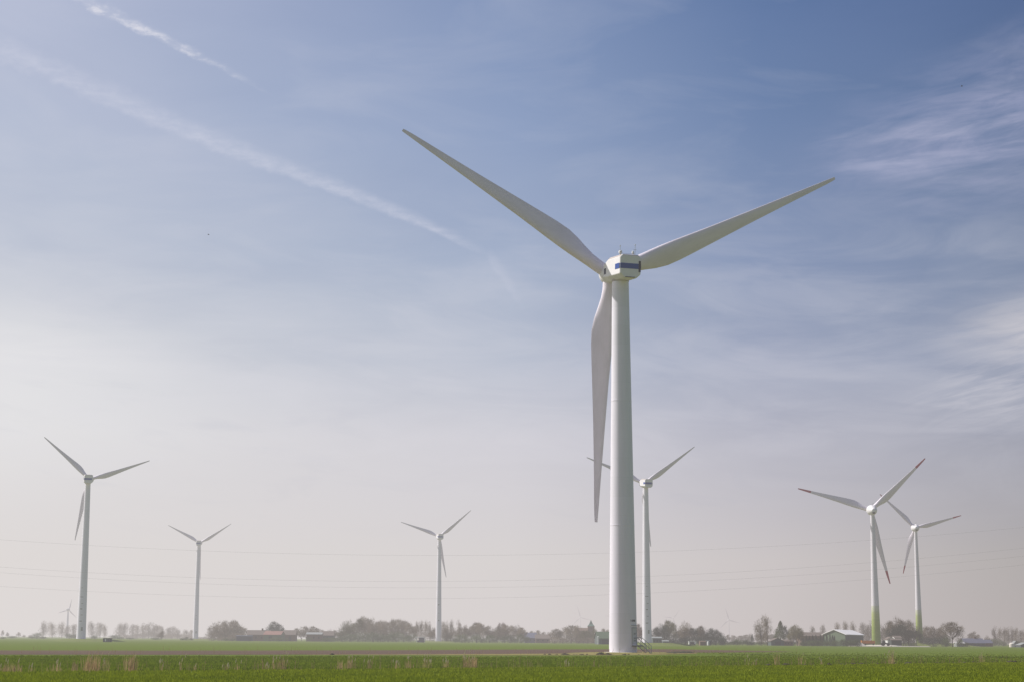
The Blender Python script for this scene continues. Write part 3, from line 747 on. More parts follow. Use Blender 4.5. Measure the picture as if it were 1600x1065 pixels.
# round clump right of second turbine
cluster('bare_tree', 'tree', 'broad grey bare tree', 'in the clump right of the second turbine', HZ, [(334, 974, 20), (343, 972, 22), (352, 972, 22), (361, 969.5, 24), (368, 973, 18), (375, 978, 16), (382, 981, 14)], 1050, 'round', 'twig')
cluster('hedge_bush', 'bush', 'dull bush', 'under the clump right of the second turbine', 'low bushes along the horizon', [(331, 985, 16), (341, 984, 18), (352, 983, 20), (363, 985, 18), (373, 987, 16), (346, 992, 12), (355, 994, 8)], 1010, 'bush', 'twig')
# farmstead trees
cluster('dense_tree', 'tree', 'dense dark tree', 'over the red farm roof', 'dense trees of the farmstead', [(421, 977, 14), (427, 972, 16), (435, 976, 16), (442, 982, 12)], 1080, 'round', 'dark_green')
cluster('bare_tree', 'tree', 'low rounded bare tree', 'over the long farm roofs', HZ, [(463, 982, 12), (471, 980, 15), (479, 978.5, 15), (488, 979, 14), (495, 982, 13), (505, 984, 13), (515, 984, 14), (523, 985, 12)], 1100, 'round', 'twig')
cluster('hedge_bush', 'bush', 'low green hedge bush', 'in front of the farm buildings', 'low bushes along the horizon', [(353, 996, 10), (364, 996, 10), (428, 994, 12), (436, 994, 12), (446, 995, 10), (482, 994, 9), (496, 995, 12), (508, 995, 12), (519, 994, 14), (527, 994, 12), (458, 996, 9)], 985, 'bush', 'bush')
# big wood
cluster('bare_tree', 'tree', 'pale budding tree', 'at the left end of the big wood', HZ, [(533, 982, 14), (539, 972, 20), (546, 971, 16), (552, 974, 16), (561, 968, 18)], 1030, 'round', 'bud')
cluster('bare_tree', 'tree', 'brownish bare tree', 'in the big wood left of the centre left turbine', HZ, [(567, 966, 22), (575, 966, 22), (582, 968, 20), (590, 970, 22), (598, 973, 20), (606, 971, 22), (614, 970, 22), (622, 969, 24), (631, 971, 22), (639, 974, 20), (646, 979, 14)], 1050, 'round', 'twig')
cluster('hedge_bush', 'bush', 'grey green undergrowth bush', 'under the big wood left of centre', 'low bushes along the horizon', [(535, 989, 18), (547, 987, 20), (559, 987, 20), (571, 985, 22), (583, 986, 22), (595, 987, 22), (607, 986, 22), (619, 985, 22), (631, 987, 20), (642, 988, 18)], 1010, 'bush', 'bush')
cluster('bare_tree', 'tree', 'thin upright bare tree', 'around the foot of the centre left turbine', HZ, [(651, 975, 8), (658, 974, 10), (665, 974, 8), (671, 976, 7), (678, 982, 12), (692, 974, 8), (698, 976, 9), (704, 973, 8), (717, 974, 8), (726, 979, 8)], 1060, 'tall', 'twig')
cluster('bare_tree', 'tree', 'broad bushy bare tree', 'in the wood right of the centre left turbine', HZ, [(675, 986, 16), (697, 983, 18), (708, 981, 18), (718, 981, 18), (728, 982, 18), (738, 979, 20), (745, 974, 24), (752, 973.5, 24), (760, 978, 20), (770, 983, 18), (777, 981, 18), (789, 977, 18), (799, 979, 20), (808, 978, 20), (815, 981, 16)], 1040, 'round', 'twig')
cluster('bare_tree', 'tree', 'airy topped bare tree', 'above the wood right of the centre left turbine', HZ, [(781, 975.5, 12), (788, 973.5, 13)], 1035, 'round', 'twig_red')
cluster('hedge_bush', 'bush', 'dark green bush', 'before the wood right of the centre left turbine', 'low bushes along the horizon', [(700, 990, 18), (712, 995, 11), (722, 989, 18), (733, 994, 12), (744, 989, 18), (754, 994, 12), (765, 990, 18), (774, 995, 9), (785, 990, 20), (797, 990, 18), (805, 995, 10), (813, 989, 14), (821, 992, 12)], 985, 'bush', 'bush')
# around the church
cluster('bare_tree', 'tree', 'low hazy tree', 'behind the long shed left of the church', HZ, [(823, 987, 12), (831, 986.5, 14), (840, 985, 12), (848, 987, 12), (856, 988, 12)], 1350, 'round', 'twig')
cluster('dense_tree', 'tree', 'round grey green tree', 'left of the church', 'rounded trees by the church', [(863, 985, 14), (870, 983, 16), (875, 986, 14), (885, 980, 20), (893, 978, 22), (901, 979, 20)], 1080, 'round', 'twig')
cluster('bare_tree', 'tree', 'reddish or yellowish budding tree', 'in front of the church', HZ, [(903, 984, 16), (912, 986, 16), (920, 985, 14), (930, 984, 14)], 1050, 'round', 'bud')
cluster('hedge_bush', 'bush', 'hazy bush', 'at the foot of the church trees', 'low bushes along the horizon', [(866, 994, 16), (879, 993, 18), (892, 992, 18), (905, 993, 18), (918, 993, 18), (928, 994, 12)], 1010, 'bush', 'twig')
cluster('dense_tree', 'tree', 'dark round tree', 'behind the green roofed barn', 'rounded trees by the church', [(944, 982, 12), (950, 985, 14), (958, 984, 12)], 1080, 'round', 'twig')
# right of central tower
cluster('bare_tree', 'tree', 'reddish bare tree', 'between giant tower and turbine behind it', HZ, [(998, 976, 12), (1003, 984, 12), (993, 984, 10)], 900, 'round', 'twig_red')
cluster('dense_tree', 'tree', 'dense grey green tree', 'in the dark copse right of the giant tower', 'trees of the dark copse', [(1024, 980, 16), (1032, 976, 18), (1040, 979, 18), (1061, 986, 18), (1072, 983, 18), (1082, 982, 20), (1091, 983, 20), (1100, 981.5, 18), (1111, 983, 20), (1119, 985, 18), (1126, 989, 14), (1130, 993, 12)], 860, 'round', 'dark_green', 20)
cluster('bare_tree', 'tree', 'airy light brown tree', 'above the dark copse', HZ, [(1044, 971, 18, 870), (1052, 973, 16, 880)], 870, 'round', 'bud')
cluster('bare_tree', 'tree', 'spreading bare tree with plain trunk', 'amid the dark copse', HZ, [(1071, 973.5, 26, 840), (1095, 979, 14, 850)], 850, 'round', 'twig')
cluster('hedge_bush', 'bush', 'dark hedge bush', 'along the foot of the dark copse', 'low bushes along the horizon', [(1022, 993, 16), (1034, 993, 16), (1046, 992, 18), (1058, 993, 18), (1070, 994, 16), (1082, 993, 18), (1094, 993, 16), (1106, 993, 16), (1118, 993, 16), (1128, 996, 12)], 815, 'bush', 'dark_green', 10)
cluster('dense_tree', 'tree', 'hazy low tree', 'between dark copse and leaning bare trees', 'hazy trees in the gap', [(1137, 991, 8), (1147, 992, 12), (1157, 993, 12), (1164, 991, 14), (1172, 990, 12), (1184, 991, 14), (1197, 990, 14), (1206, 991, 14)], 1500, 'round', 'twig')
cluster('dense_tree', 'tree', 'small dark conifer', 'left of the two leaning bare trees', None, [(1175.5, 989.5, 7, 1000)], 1000, 'fir', 'dark_green')
cluster('hedge_bush', 'bush', 'flat green hedge bush', 'left of the brown gabled shed', 'low bushes along the horizon', [(1133, 1000, 14), (1146, 999, 16), (1160, 999, 16), (1174, 1001, 14), (1188, 1000, 16), (1201, 1000, 12), (1240, 1000, 10), (1152, 996, 12), (1168, 997, 12)], 860, 'bush', 'bush', 10)
tree('leaning_bare_tree', 'thin bare tree leaning left, first of the two leaning bare trees', 'tree', 1190.5, 975, 15, 800, 'tall', 'twig', 1, None, 0, -.13)
tree('leaning_bare_tree', 'taller thin bare tree, second of the two leaning bare trees', 'tree', 1199.5, 967, 15, 805, 'tall', 'twig', 2, None, 0, -.05)
tree('layered_conifer', 'tall dark conifer with layered top behind the brown gabled shed', 'tree', 1220, 969, 20, 880, 'fir', 'bush', 1)
tree('dense_tree', 'dark side crown beside the layered conifer behind the brown shed', 'tree', 1227, 978, 13, 885, 'round', 'dark_green', 1)
tree('dense_tree', 'grey green low crown left below the layered conifer', 'tree', 1214, 984, 12, 885, 'round', 'bush', 2)
cluster('pale_tree', 'tree', 'pale yellowish budding tree', 'right of the brown gabled shed', 'pale budding trees', [(1239, 977, 16), (1246, 978, 16), (1250, 982, 14), (1236, 983, 12)], 850, 'round', 'willow', 10)
cluster('conifer', 'tree', 'dark slender conifer', 'in the row before the green barn', 'row of conifers before the green barn', [(1260, 991, 5), (1265, 992, 5), (1270, 991, 6), (1275, 990.5, 6), (1282, 990, 6), (1287, 991, 6), (1292, 990, 6), (1297, 989.5, 6), (1301, 991, 6), (1304, 992, 6)], 820, 'fir', 'dark_green', 8)
cluster('hedge_bush', 'bush', 'low green bush', 'in front of the green barn', 'low bushes along the horizon', [(1256, 999, 12), (1268, 999, 14), (1279, 998, 13), (1291, 1000, 14), (1305, 999, 14), (1318, 997, 14), (1329, 996, 16), (1340, 997, 14)], 790, 'bush', 'bush', 8)
cluster('bare_tree', 'tree', 'thin hazy bare tree', 'behind the white roof of the green barn', HZ, [(1270, 981, 8), (1286, 979, 8), (1309, 976, 9), (1322, 975, 9), (1334, 976, 9), (1349, 976, 10), (1357, 979, 12), (1362, 976, 9), (1378, 980, 10), (1384, 984, 10)], 1150, 'tall', 'twig')
cluster('bare_tree', 'tree', 'broad dark bare tree', 'between the green footed turbines', HZ, [(1392, 972, 20), (1401, 967, 24), (1411, 969, 24), (1420, 972, 22), (1428, 975, 20)], 930, 'round', 'twig', 15)
cluster('dense_tree', 'tree', 'dark evergreen tree', 'low between the green footed turbines', 'dark evergreens at right', [(1398, 978, 16), (1408, 977, 18), (1420, 985, 20), (1432, 986, 18), (1389, 983, 12)], 915, 'round', 'dark_green', 10)
cluster('dense_tree', 'tree', 'dark rounded tree', 'right of the smaller green footed turbine', 'dark evergreens at right', [(1448, 979, 22), (1457, 981, 20), (1466, 983, 18), (1470, 979.5, 16), (1441, 982, 14)], 990, 'round', 'twig', 10)
cluster('hedge_bush', 'bush', 'dark bush', 'low right of the smaller green footed turbine', 'low bushes along the horizon', [(1446, 993, 18), (1458, 993, 18), (1469, 993, 16), (1414, 994, 14), (1423, 995, 14)], 950, 'bush', 'dark_green', 8)
tree('oak_tree', 'domed bare tree with a clear dark trunk at the right end of the dark clumps', 'tree', 1488, 973.5, 33, 830, 'round', 'twig', 3)
cluster('hedge_bush', 'bush', 'small greenish bush', 'around the domed bare tree at right', 'low bushes along the horizon', [(1477, 996, 12), (1499, 993, 10), (1509, 1001, 10), (1478, 989, 12)], 900, 'bush', 'bush', 8)
cluster('bare_tree', 'tree', 'faint bare tree', 'behind the blue grey roofs at right', HZ, [(1516, 989, 11), (1521, 986.5, 12), (1528, 991, 9), (1542, 993, 8), (1546, 996, 9)], 1400, 'round', 'twig')
cluster('bare_tree', 'tree', 'tall hazy bare tree', 'in the row at the right edge', HZ, [(1555, 983, 8), (1562, 984, 8), (1570, 984, 9), (1576, 984, 8), (1582, 984, 9), (1588, 984, 8), (1596, 987, 9), (1602, 987, 9)], 1350, 'tall', 'twig')
cluster('hedge_bush', 'bush', 'hazy bush', 'below the row of bare trees at the right edge', 'low bushes along the horizon', [(1551, 996, 14), (1560, 997, 12), (1568, 999, 12), (1589, 998, 12), (1547, 1000, 12), (1597, 1000, 8)], 1250, 'bush', 'bush')

# ---------------------------------------------------------------- buildings
def barn(name, label, cat, x0, x1, yeave, yridge, d, depth, wall, roof, ridge='x', rz=0.0, zb=0.0, opens=(), over=.35, chimney=False, group=None):
    xa, xb = gx(x0, d), gx(x1, d); W = xb - xa; xc = (xa + xb) / 2
    ze = hz((x0 + x1) / 2, yeave, d) - zb; zr = hz((x0 + x1) / 2, yridge, d) - zb
    root = empty(name, (xc, d + depth / 2, zb), rz); tag(root, label, cat, group)
    hw, hd = W / 2, depth / 2
    m = MB(); m.box(-hw, hw, -hd, hd, -.2, ze)
    if ridge == 'x': m.add([(-hw, -hd, ze), (-hw, hd, ze), (-hw, 0, zr), (hw, -hd, ze), (hw, hd, ze), (hw, 0, zr)], [(0, 2, 1), (3, 4, 5)])
    else: m.add([(-hw, -hd, ze), (hw, -hd, ze), (0, -hd, zr), (-hw, hd, ze), (hw, hd, ze), (0, hd, zr)], [(0, 1, 2), (3, 5, 4)])
    m.build('wall', wall, root)
    m = MB(); t = .18
    if ridge == 'x':
        for s_ in (-1, 1):
            a, b = s_ * (hd + over), 0; k = (zr - ze) / hd * over
            vs = [(-hw - over, a, ze - k + .02), (hw + over, a, ze - k + .02), (hw + over, b, zr + .02), (-hw - over, b, zr + .02)]
            m.add(vs + [(x, y, z + t) for x, y, z in vs], [(0, 1, 2, 3), (7, 6, 5, 4), (0, 4, 5, 1), (1, 5, 6, 2), (2, 6, 7, 3), (3, 7, 4, 0)])
    else:
        for s_ in (-1, 1):
            a, b = s_ * (hw + over), 0; k = (zr - ze) / hw * over
            vs = [(a, -hd - over, ze - k + .02), (a, hd + over, ze - k + .02), (b, hd + over, zr + .02), (b, -hd - over, zr + .02)]
            m.add(vs + [(x, y, z + t) for x, y, z in vs], [(0, 1, 2, 3), (7, 6, 5, 4), (0, 4, 5, 1), (1, 5, 6, 2), (2, 6, 7, 3), (3, 7, 4, 0)])
    rf = m.build('roof', roof, root)
    if chimney: m = MB(); m.box(-.5 + hw * .3, .5 + hw * .3, -.5, .5, zr - .4, zr + 1.2); m.build('chimney', M['brick'], rf)
    for nm, u0, u1, v0, v1 in opens:
        m = MB(); m.box(-hw + W * u0, -hw + W * u1, -hd - .06, -hd + .02, ze * v0, ze * v1); m.build(nm, M['glass'] if nm == 'window' else M['dark'], root)
    return root
wins = lambda n, v0=.4, v1=.75: [('window', (k + .3) / n, (k + .62) / n, v0, v1) for k in range(n)]
barn('farmhouse', 'long grey roofed farmhouse left of the red roof', 'farmhouse', 384, 420, 991, 984, 1000, 14, M['wall_brown'], M['roof_grey'], rz=.12, opens=wins(4), chimney=True)
barn('farm_shed', 'low blue grey shed in front of the farmhouse', 'shed', 369, 393, 993.3, 992.3, 960, 6, M['blue_box'], M['blue_box'], opens=[('door', .8, .95, 0, .8)])
barn('farm_barn', 'barn with red tiled roof and green wall at the farmstead', 'barn', 413, 440, 991, 985.5, 985, 12, M['wall_green'], M['roof_red'], rz=-.1, opens=[('door', .3, .5, 0, .8)])
barn('farm_barn', 'dark roofed barn between the red roof and low rounded trees', 'barn', 441, 461, 991, 984, 1010, 12, M['wall_brown'], M['roof_grey'], opens=[('door', .5, .7, 0, .8)])
barn('farm_shed', 'low long shed with pale roof edge left of the big wood', 'shed', 478, 502, 990.5, 987.5, 1000, 12, M['wall_brown'], M['tin'], rz=.02, over=.3, opens=wins(3))
barn('farmhouse', 'small grey house between the long low shed and big wood', 'house', 502, 521, 992, 985.5, 1015, 10, M['wall_grey'], M['roof_grey'], opens=wins(3))
# carport left of the mid turbine
root = empty('carport', (gx(657, 960), 960, 0)); tag(root, 'open carport with pale flat roof left of the turbine at centre left', 'carport')
m = MB(); zz = hz(657, 994, 960); m.box(-2.9, 2.4, 0, 6, zz - .35, zz); m.build('roof', M['roof_white'], root)
for xx in (-2.3, 2.0):
    for yy in (.3, 5.7): m = MB(); m.box(xx, xx + .25, yy - .12, yy + .12, 0, zz - .36); m.build('post', M['wall_white'], root)
m = MB(); m.box(-1.0, 2.0, 5.0, 5.15, 0, zz - .4); m.build('back_wall', M['blue_box'], root)

def car(label, x, d, colr, zb=0.0, s=1.0, rz=0.0):
    root = empty('parked_car', (gx(x, d), d, zb), rz); tag(root, label, 'car')
    def ring(x_, zs): return zs
    prof_ = [(-2.1, .35), (-2.15, .75), (-1.9, .95), (-1.45, 1.0), (-.9, 1.42), (.6, 1.45), (1.25, 1.0), (1.95, .85), (2.12, .6), (2.1, .35)]
    m = MB(); m.rings([[(px * s, y * s, z * s) for px, z in prof_] for y in (-.85, .85)]); m.build('body', colr, root)
    m = MB(); m.add([(-1.3 * s, -.86 * s, 1.02 * s), (1.05 * s, -.86 * s, 1.02 * s), (.55 * s, -.86 * s, 1.37 * s), (-.85 * s, -.86 * s, 1.37 * s)], [(0, 1, 2, 3)]); m.build('window', M['glass'], root)
    for xx in (-1.35, 1.3):
        for yy in (-.88, .7):
            m = MB(); m.lathe([(.32 * s, 0), (.34 * s, .03), (.34 * s, .15), (.32 * s, .18)], 16, 'y'); m.build('wheel', M['tyre'], root, loc=(xx * s, yy * s, .34 * s))
    return root
car('dark parked car under the pale carport roof', 657.5, 957, M['blue_box'])
barn('farm_shed', 'long low blue grey shed left of the church trees', 'shed', 820, 838, 996, 988, 1080, 14, M['roof_blue'], M['roof_blue'], opens=wins(3))
barn('farm_shed', 'long brownish shed between the blue grey shed and church trees', 'shed', 837, 860, 997, 991, 1075, 14, M['wall_brown'], M['roof_grey'], opens=wins(3))
# church
d = 1250; X = gx(923.5, d); zt = hz(923.5, 977.5, d); zs = hz(923.5, 967.5, d); hw = 2.35 * 1250 / 1250
root = empty('church', (X, d, 0)); tag(root, 'distant brick church with square tower and green pointed spire', 'church')
m = MB(); m.box(-hw, hw, -hw, hw, 0, zt); m.build('tower', M['brick'], root)
m = MB(); m.add([(-hw - .2, -hw - .2, zt + .02), (hw + .2, -hw - .2, zt + .02), (hw + .2, hw + .2, zt + .02), (-hw - .2, hw + .2, zt + .02), (-hw * .55, -hw * .55, zt + 1.5), (hw * .55, -hw * .55, zt + 1.5), (hw * .55, hw * .55, zt + 1.5), (-hw * .55, hw * .55, zt + 1.5), (0, 0, zs)],
             [(3, 2, 1, 0), (0, 1, 5, 4), (1, 2, 6, 5), (2, 3, 7, 6), (3, 0, 4, 7), (4, 5, 8), (5, 6, 8), (6, 7, 8), (7, 4, 8)])
m.build('spire', M['copper'], root)
m = MB(); m.box(-.5, .5, -hw - .05, -hw + .05, zt - 2.2, zt - .8); m.build('window', M['dark'], root)
zr = hz(912, 980, d); ze = hz(912, 985, d)
m = MB(); m.box(-hw - 8.5, -hw - .02, -3.5, 3.5, 0, ze); m.build('nave_wall', M['brick'], root)
m = MB(); a = -hw - 8.7; b = -hw - .01
m.add([(a, -3.8, ze), (b, -3.8, ze), (b, 0, zr), (a, 0, zr), (a, 3.8, ze), (b, 3.8, ze)], [(0, 1, 2, 3), (3, 2, 5, 4), (0, 3, 4), (1, 5, 2)]); m.build('nave_roof', M['brick'], root)
barn('farm_barn', 'barn with mossy green roof left of the giant central tower', 'barn', 934.5, 966, 997, 986.5, 830, 22, M['wall_grey'], M['roof_green'], rz=.0, opens=[('door', .2, .75, 0, .85)])
m = MB(); m.box(-.4, .4, -.4, .4, 0, hz(934, 994, 815)); m.add([(-.4, -.4, m.v[4][2]), (.4, -.4, m.v[4][2]), (.4, .4, m.v[4][2]), (-.4, .4, m.v[4][2]), (0, 0, m.v[4][2] + .5)], [(0, 1, 4), (1, 2, 4), (2, 3, 4), (3, 0, 4)])
tag(m.build('white_post', M['wall_white'], loc=(gx(934.5, 815), 815, 0)), 'stout white post at the left corner of the green roofed barn', 'post')
# things at the foot of the dark copse
root = empty('trailer', (gx(1082, 790), 790, 0)); tag(root, 'small pale open trailer at the foot of the dark copse', 'trailer')
m = MB(); m.box(-1.7, 1.7, 0, 2, 1.5, 1.75); m.build('roof', M['wall_white'], root)
m = MB(); m.box(-1.6, -1.1, 0, 2, .35, 1.49); m.box(1.0, 1.6, 0, 2, .35, 1.49); m.build('side_panel', M['wall_white'], root)
m = MB(); m.box(-1.09, .99, 1.6, 1.9, .35, 1.48); m.build('interior', M['dark'], root)
for xx in (-.9, .9): m = MB(); m.lathe([(.34, 0), (.34, .2)], 14, 'y'); m.build('wheel', M['tyre'], root, loc=(xx, -.2, .34))
barn('hut', 'small brown hut at the foot of the dark copse', 'hut', 1094, 1103, 1002.2, 1001, 760, 4, M['wall_brown'], M['wall_brown'], over=.1)
barn('hut', 'dark shed behind the brown hut and white drum', 'shed', 1103.5, 1110, 1001.3, 999.8, 765, 4, M['hut'], M['hut'], over=.1)
m = MB(); m.lathe([(.4, 0), (.5, .1), (.5, 1.5), (.35, 1.75), (.1, 1.8)], 16); tag(m.build('water_drum', M['wall_white'], loc=(gx(1106.5, 750), 750, 0), smooth=True), 'upright white drum in front of the dark shed', 'drum')
barn('greenhouse', 'low pale greenhouse behind the foot of the turbine next to the giant tower', 'greenhouse', 1020, 1034, 996.5, 994.5, 800, 8, M['wall_grey'], M['tin'], rz=.0, opens=wins(3))
barn('greenhouse', 'second smaller pale roofed lean-to left of the dark copse centre', 'shed', 1036, 1045, 1001.5, 1000, 795, 6, M['wall_grey'], M['tin'], over=.2)
barn('farm_shed', 'brown gabled shed under the layered conifer', 'shed', 1205, 1225, 1001, 996.5, 845, 9, M['wall_grey'], M['roof_grey'], 'y', opens=[('door', .3, .75, 0, .95)])
barn('farm_shed', 'brownish lean-to joined right of the gabled shed', 'shed', 1225.5, 1239, 1001.5, 999, 848, 7, M['wall_brown'], M['roof_grey'], opens=wins(3))
barn('farm_barn', 'long brown roofed stable behind the row of conifers', 'barn', 1252, 1290, 993, 987.5, 900, 14, M['wall_brown'], M['roof_grey'], opens=wins(5))
# big green barn with white roof: gable turned to the left of the view
def big_barn():
    d0 = 850
    P = lambda x, d: Vector((gx(x, d), d, 0))
    A, B = P(1286, d0 + 4), P(1321, d0 - 8)              # gable ends
    Cc = P(1349.5, d0 + 42); D = A + (Cc - B)
    ze = hz(1321, 990.5, d0 - 8); zr = hz(1300, 983.3, d0)
    m1 = (A + B) / 2; m2 = (D + Cc) / 2
    root = empty('large_barn', tuple(m1)); tag(root, 'large green barn with white roof behind the orange container', 'barn')
    o = m1; U = lambda p, z: (p.x - o.x, p.y - o.y, z)
    m = MB(); m.add([U(A, -.2), U(B, -.2), U(B, ze), U(m1, zr), U(A, ze)], [(0, 1, 2, 3, 4)])
    m.add([U(D, -.2), U(Cc, -.2), U(Cc, ze), U(m2, zr), U(D, ze)], [(4, 3, 2, 1, 0)])
    m.add([U(A, -.2), U(A, ze), U(D, ze), U(D, -.2)], [(0, 1, 2, 3)]); m.build('gable_wall', M['wall_green'], root)
    m = MB(); m.add([U(B, -.2), U(Cc, -.2), U(Cc, ze), U(B, ze)], [(0, 1, 2, 3)]); m.build('side_wall', M['wall_grey'], root)
    e = (B - A).normalized() * .7; g = (Cc - B).normalized() * .7; k = (zr - ze) / (B - A).length * 2 * .7
    m = MB()
    for q1, q2, s_ in ((B, Cc, 1), (A, D, -1)):
        vs = [U(q1 + e * s_ - g, ze - k + .05), U(q2 + e * s_ + g, ze - k + .05), U(m2 + g, zr + .05), U(m1 - g, zr + .05)]
        m.add(vs + [(x, y, z + .25) for x, y, z in vs], [(0, 1, 2, 3), (7, 6, 5, 4), (0, 4, 5, 1), (1, 5, 6, 2), (2, 6, 7, 3), (3, 7, 4, 0)])
    m.build('roof', M['roof_white'], root)
    m = MB(); n_ = Vector((g.y, -g.x, 0)).normalized() * .08
    a, b = B.lerp(Cc, .25) + n_, B.lerp(Cc, .5) + n_
    m.add([U(a, 0), U(b, 0), U(b, ze * .7), U(a, ze * .7)], [(0, 1, 2, 3)]); m.build('door', M['dark'], root)
big_barn()
# around the foot of the larger green-footed turbine
d = 815; root = empty('container', (gx(1357, d), d, .6)); tag(root, 'orange site container left of the larger green footed tower', 'container')
m = MB(); m.box(-3.1, 3.1, 0, 2.4, .7, 2.1)
for k in range(20): m.box(-3.05 + k * .31, -2.93 + k * .31, -.05, 0, .8, 2.0)
m.build('body', M['orange'], root)
m = MB(); m.box(-3.0, 3.0, .2, 2.2, .3, .69); m.build('chassis', M['dark'], root)
for xx in (-2.3, -1.5, 2.2): m = MB(); m.lathe([(.38, 0), (.4, .03), (.4, .25), (.38, .28)], 14, 'y'); m.build('wheel', M['tyre'], root, loc=(xx, -.05, .4))
m = MB(); m.add([(-4.6, 0, 0), (.5, 0, 0), (.2, 1.8, 0), (-3.8, 1.8, 0), (-2.6, .9, 1.9), (-1.7, 1.0, 1.5)], [(0, 1, 5, 4), (1, 2, 5), (2, 3, 4, 5), (3, 0, 4), (3, 2, 1, 0)])
tag(m.build('covered_heap', M['tarp'], loc=(gx(1352, 806), 806, .3)), 'pale sheet covered heap at the left end of the gravel pad', 'heap')
m = MB()
m.rings([[(-19 + .0, -3, -.05), (19, -3, -.05), (22, 6, -.05), (-17, 6, -.05)], [(-18, -2.6, .33), (18, -2.6, .33), (20.5, 5.6, .33), (-16, 5.6, .33)]])
tag(m.build('gravel_track', M['gravel'], loc=(gx(1385, 812) - 2, 803, 0)), kind='structure')
def tractor(x, d, zb):
    root = empty('tractor', (gx(x, d), d, zb)); tag(root, 'dark tractor parked right of the larger green footed tower', 'tractor')
    m = MB(); m.rings([[(-1.6, y, .7), (1.9, y, .6), (1.9, y, 1.25), (.3, y, 1.4), (-.1, y, 1.3), (-1.6, y, 1.2)] for y in (-.45, .45)]); m.build('body', M['dark'], root)
    m = MB(); m.rings([[(-1.3, y, 1.2), (.1, y, 1.3), (-.1, y, 2.4), (-1.2, y, 2.4)] for y in (-.6, .6)]); m.build('cab', M['hut'], root)
    for xx, rr_ in ((-1.0, .8), (1.45, .5)):
        for yy in (-.9, .6): m = MB(); m.lathe([(rr_ * .9, 0), (rr_, .05), (rr_, .3), (rr_ * .9, .35)], 18, 'y'); m.build('wheel', M['tyre'], root, loc=(xx, yy, rr_))
tractor(1383, 812, .35)
barn('farmhouse', 'white house with two gables half hidden by dark trees between the green footed turbines', 'house', 1387, 1398, 998, 994.5, 880, 7, M['wall_white'], M['roof_grey'], 'y', opens=wins(2, .3, .6))
barn('farmhouse', 'white walled dark roofed building right of the two gabled white house', 'house', 1398.5, 1409, 996, 993, 885, 8, M['wall_white'], M['roof_grey'], opens=wins(2, .2, .5))
barn('farm_shed', 'grey shed wall below the white houses between the green footed turbines', 'shed', 1393, 1409, 999.5, 997.5, 868, 5, M['hut'], M['roof_grey'])
barn('farmhouse', 'small white shed left of the blue grey roofs', 'house', 1495, 1507, 1004.5, 1002.5, 930, 6, M['tin'], M['roof_white'], opens=[('window', .2, .35, .3, .6)])
barn('farmhouse', 'long house with blue grey roof behind the small white shed', 'house', 1508, 1539, 1004, 997, 1010, 12, M['wall_grey'], M['roof_blue'], opens=wins(5), chimney=True)
barn('farmhouse', 'shorter blue grey roofed house right of the long one', 'house', 1539, 1551, 1004, 999, 1030, 10, M['wall_brown'], M['roof_blue'], opens=wins(2))
m = MB(); m.lathe([(1.35, 0), (1.38, 1.5), (1.3, 1.8), (.8, 2.1), (.2, 2.2)], 28); root = tag(m.build('storage_tank', M['tarp'], loc=(gx(1581, 900), 900, 0), smooth=True), 'round pale storage tank near the right edge', 'tank')
barn('farm_shed', 'small pale roofed shed at the very right edge', 'shed', 1595, 1612, 1007, 1003.5, 880, 8, M['wall_grey'], M['tin'], 'y')
barn('farm_shed', 'tall narrow white gable behind the round storage tank', 'shed', 1585, 1590, 1003.5, 1001, 905, 4, M['tin'], M['tin'], 'y')
# cabinet by the left turbine
d = 600; root = empty('transformer_cabinet', (gx(167, d), d, 0)); tag(root, 'dark green transformer cabinet with white panel beside the leftmost big turbine', 'cabinet')
zt = hz(167, 996, d)
m = MB(); m.box(-1.35, 1.35, 0, 2, 0, zt - .12); m.build('body', M['hut'], root)
m = MB(); m.box(-1.45, 1.45, -.1, 2.1, zt - .119, zt); m.build('roof', M['roof_grey'], root)
m = MB(); m.box(-.75, -.25, -.04, 0, .25, zt - .3); m.build('door', M['wall_white'], root)
m = MB(); m.box(.25, .32, -.03, 0, .1, zt - .2); m.box(.8, .85, -.03, 0, .1, zt - .2); m.build('door_seam', M['metal'], root)

# ---------------------------------------------------------------- birds
for x, y, lab in ((326, 367, 'tiny dark bird high in the left sky'), (1503, 135, 'tiny dark bird in front of the cirrus at upper right')):
    v = ray(x, y).normalized() * 420; m = MB()
    m.lathe([(.01, -.22), (.06, -.1), (.08, .05), (.05, .18), (.01, .26)], 8, 'y')
    b = m.build('bird', M['bird'], loc=tuple(v + Vector((0, 0, EYE)))); b.rotation_euler = (0, 0, R_(80)); tag(b, lab, 'bird')
    for s_ in (-1, 1):
        m = MB(); m.add([(0, .1, .02), (s_ * .3, .14, .12), (s_ * .62, -.02, .05), (s_ * .3, -.06, .11), (0, -.1, .02)], [(0, 1, 3, 4), (1, 2, 3)]); m.build('wing', M['bird'], b)

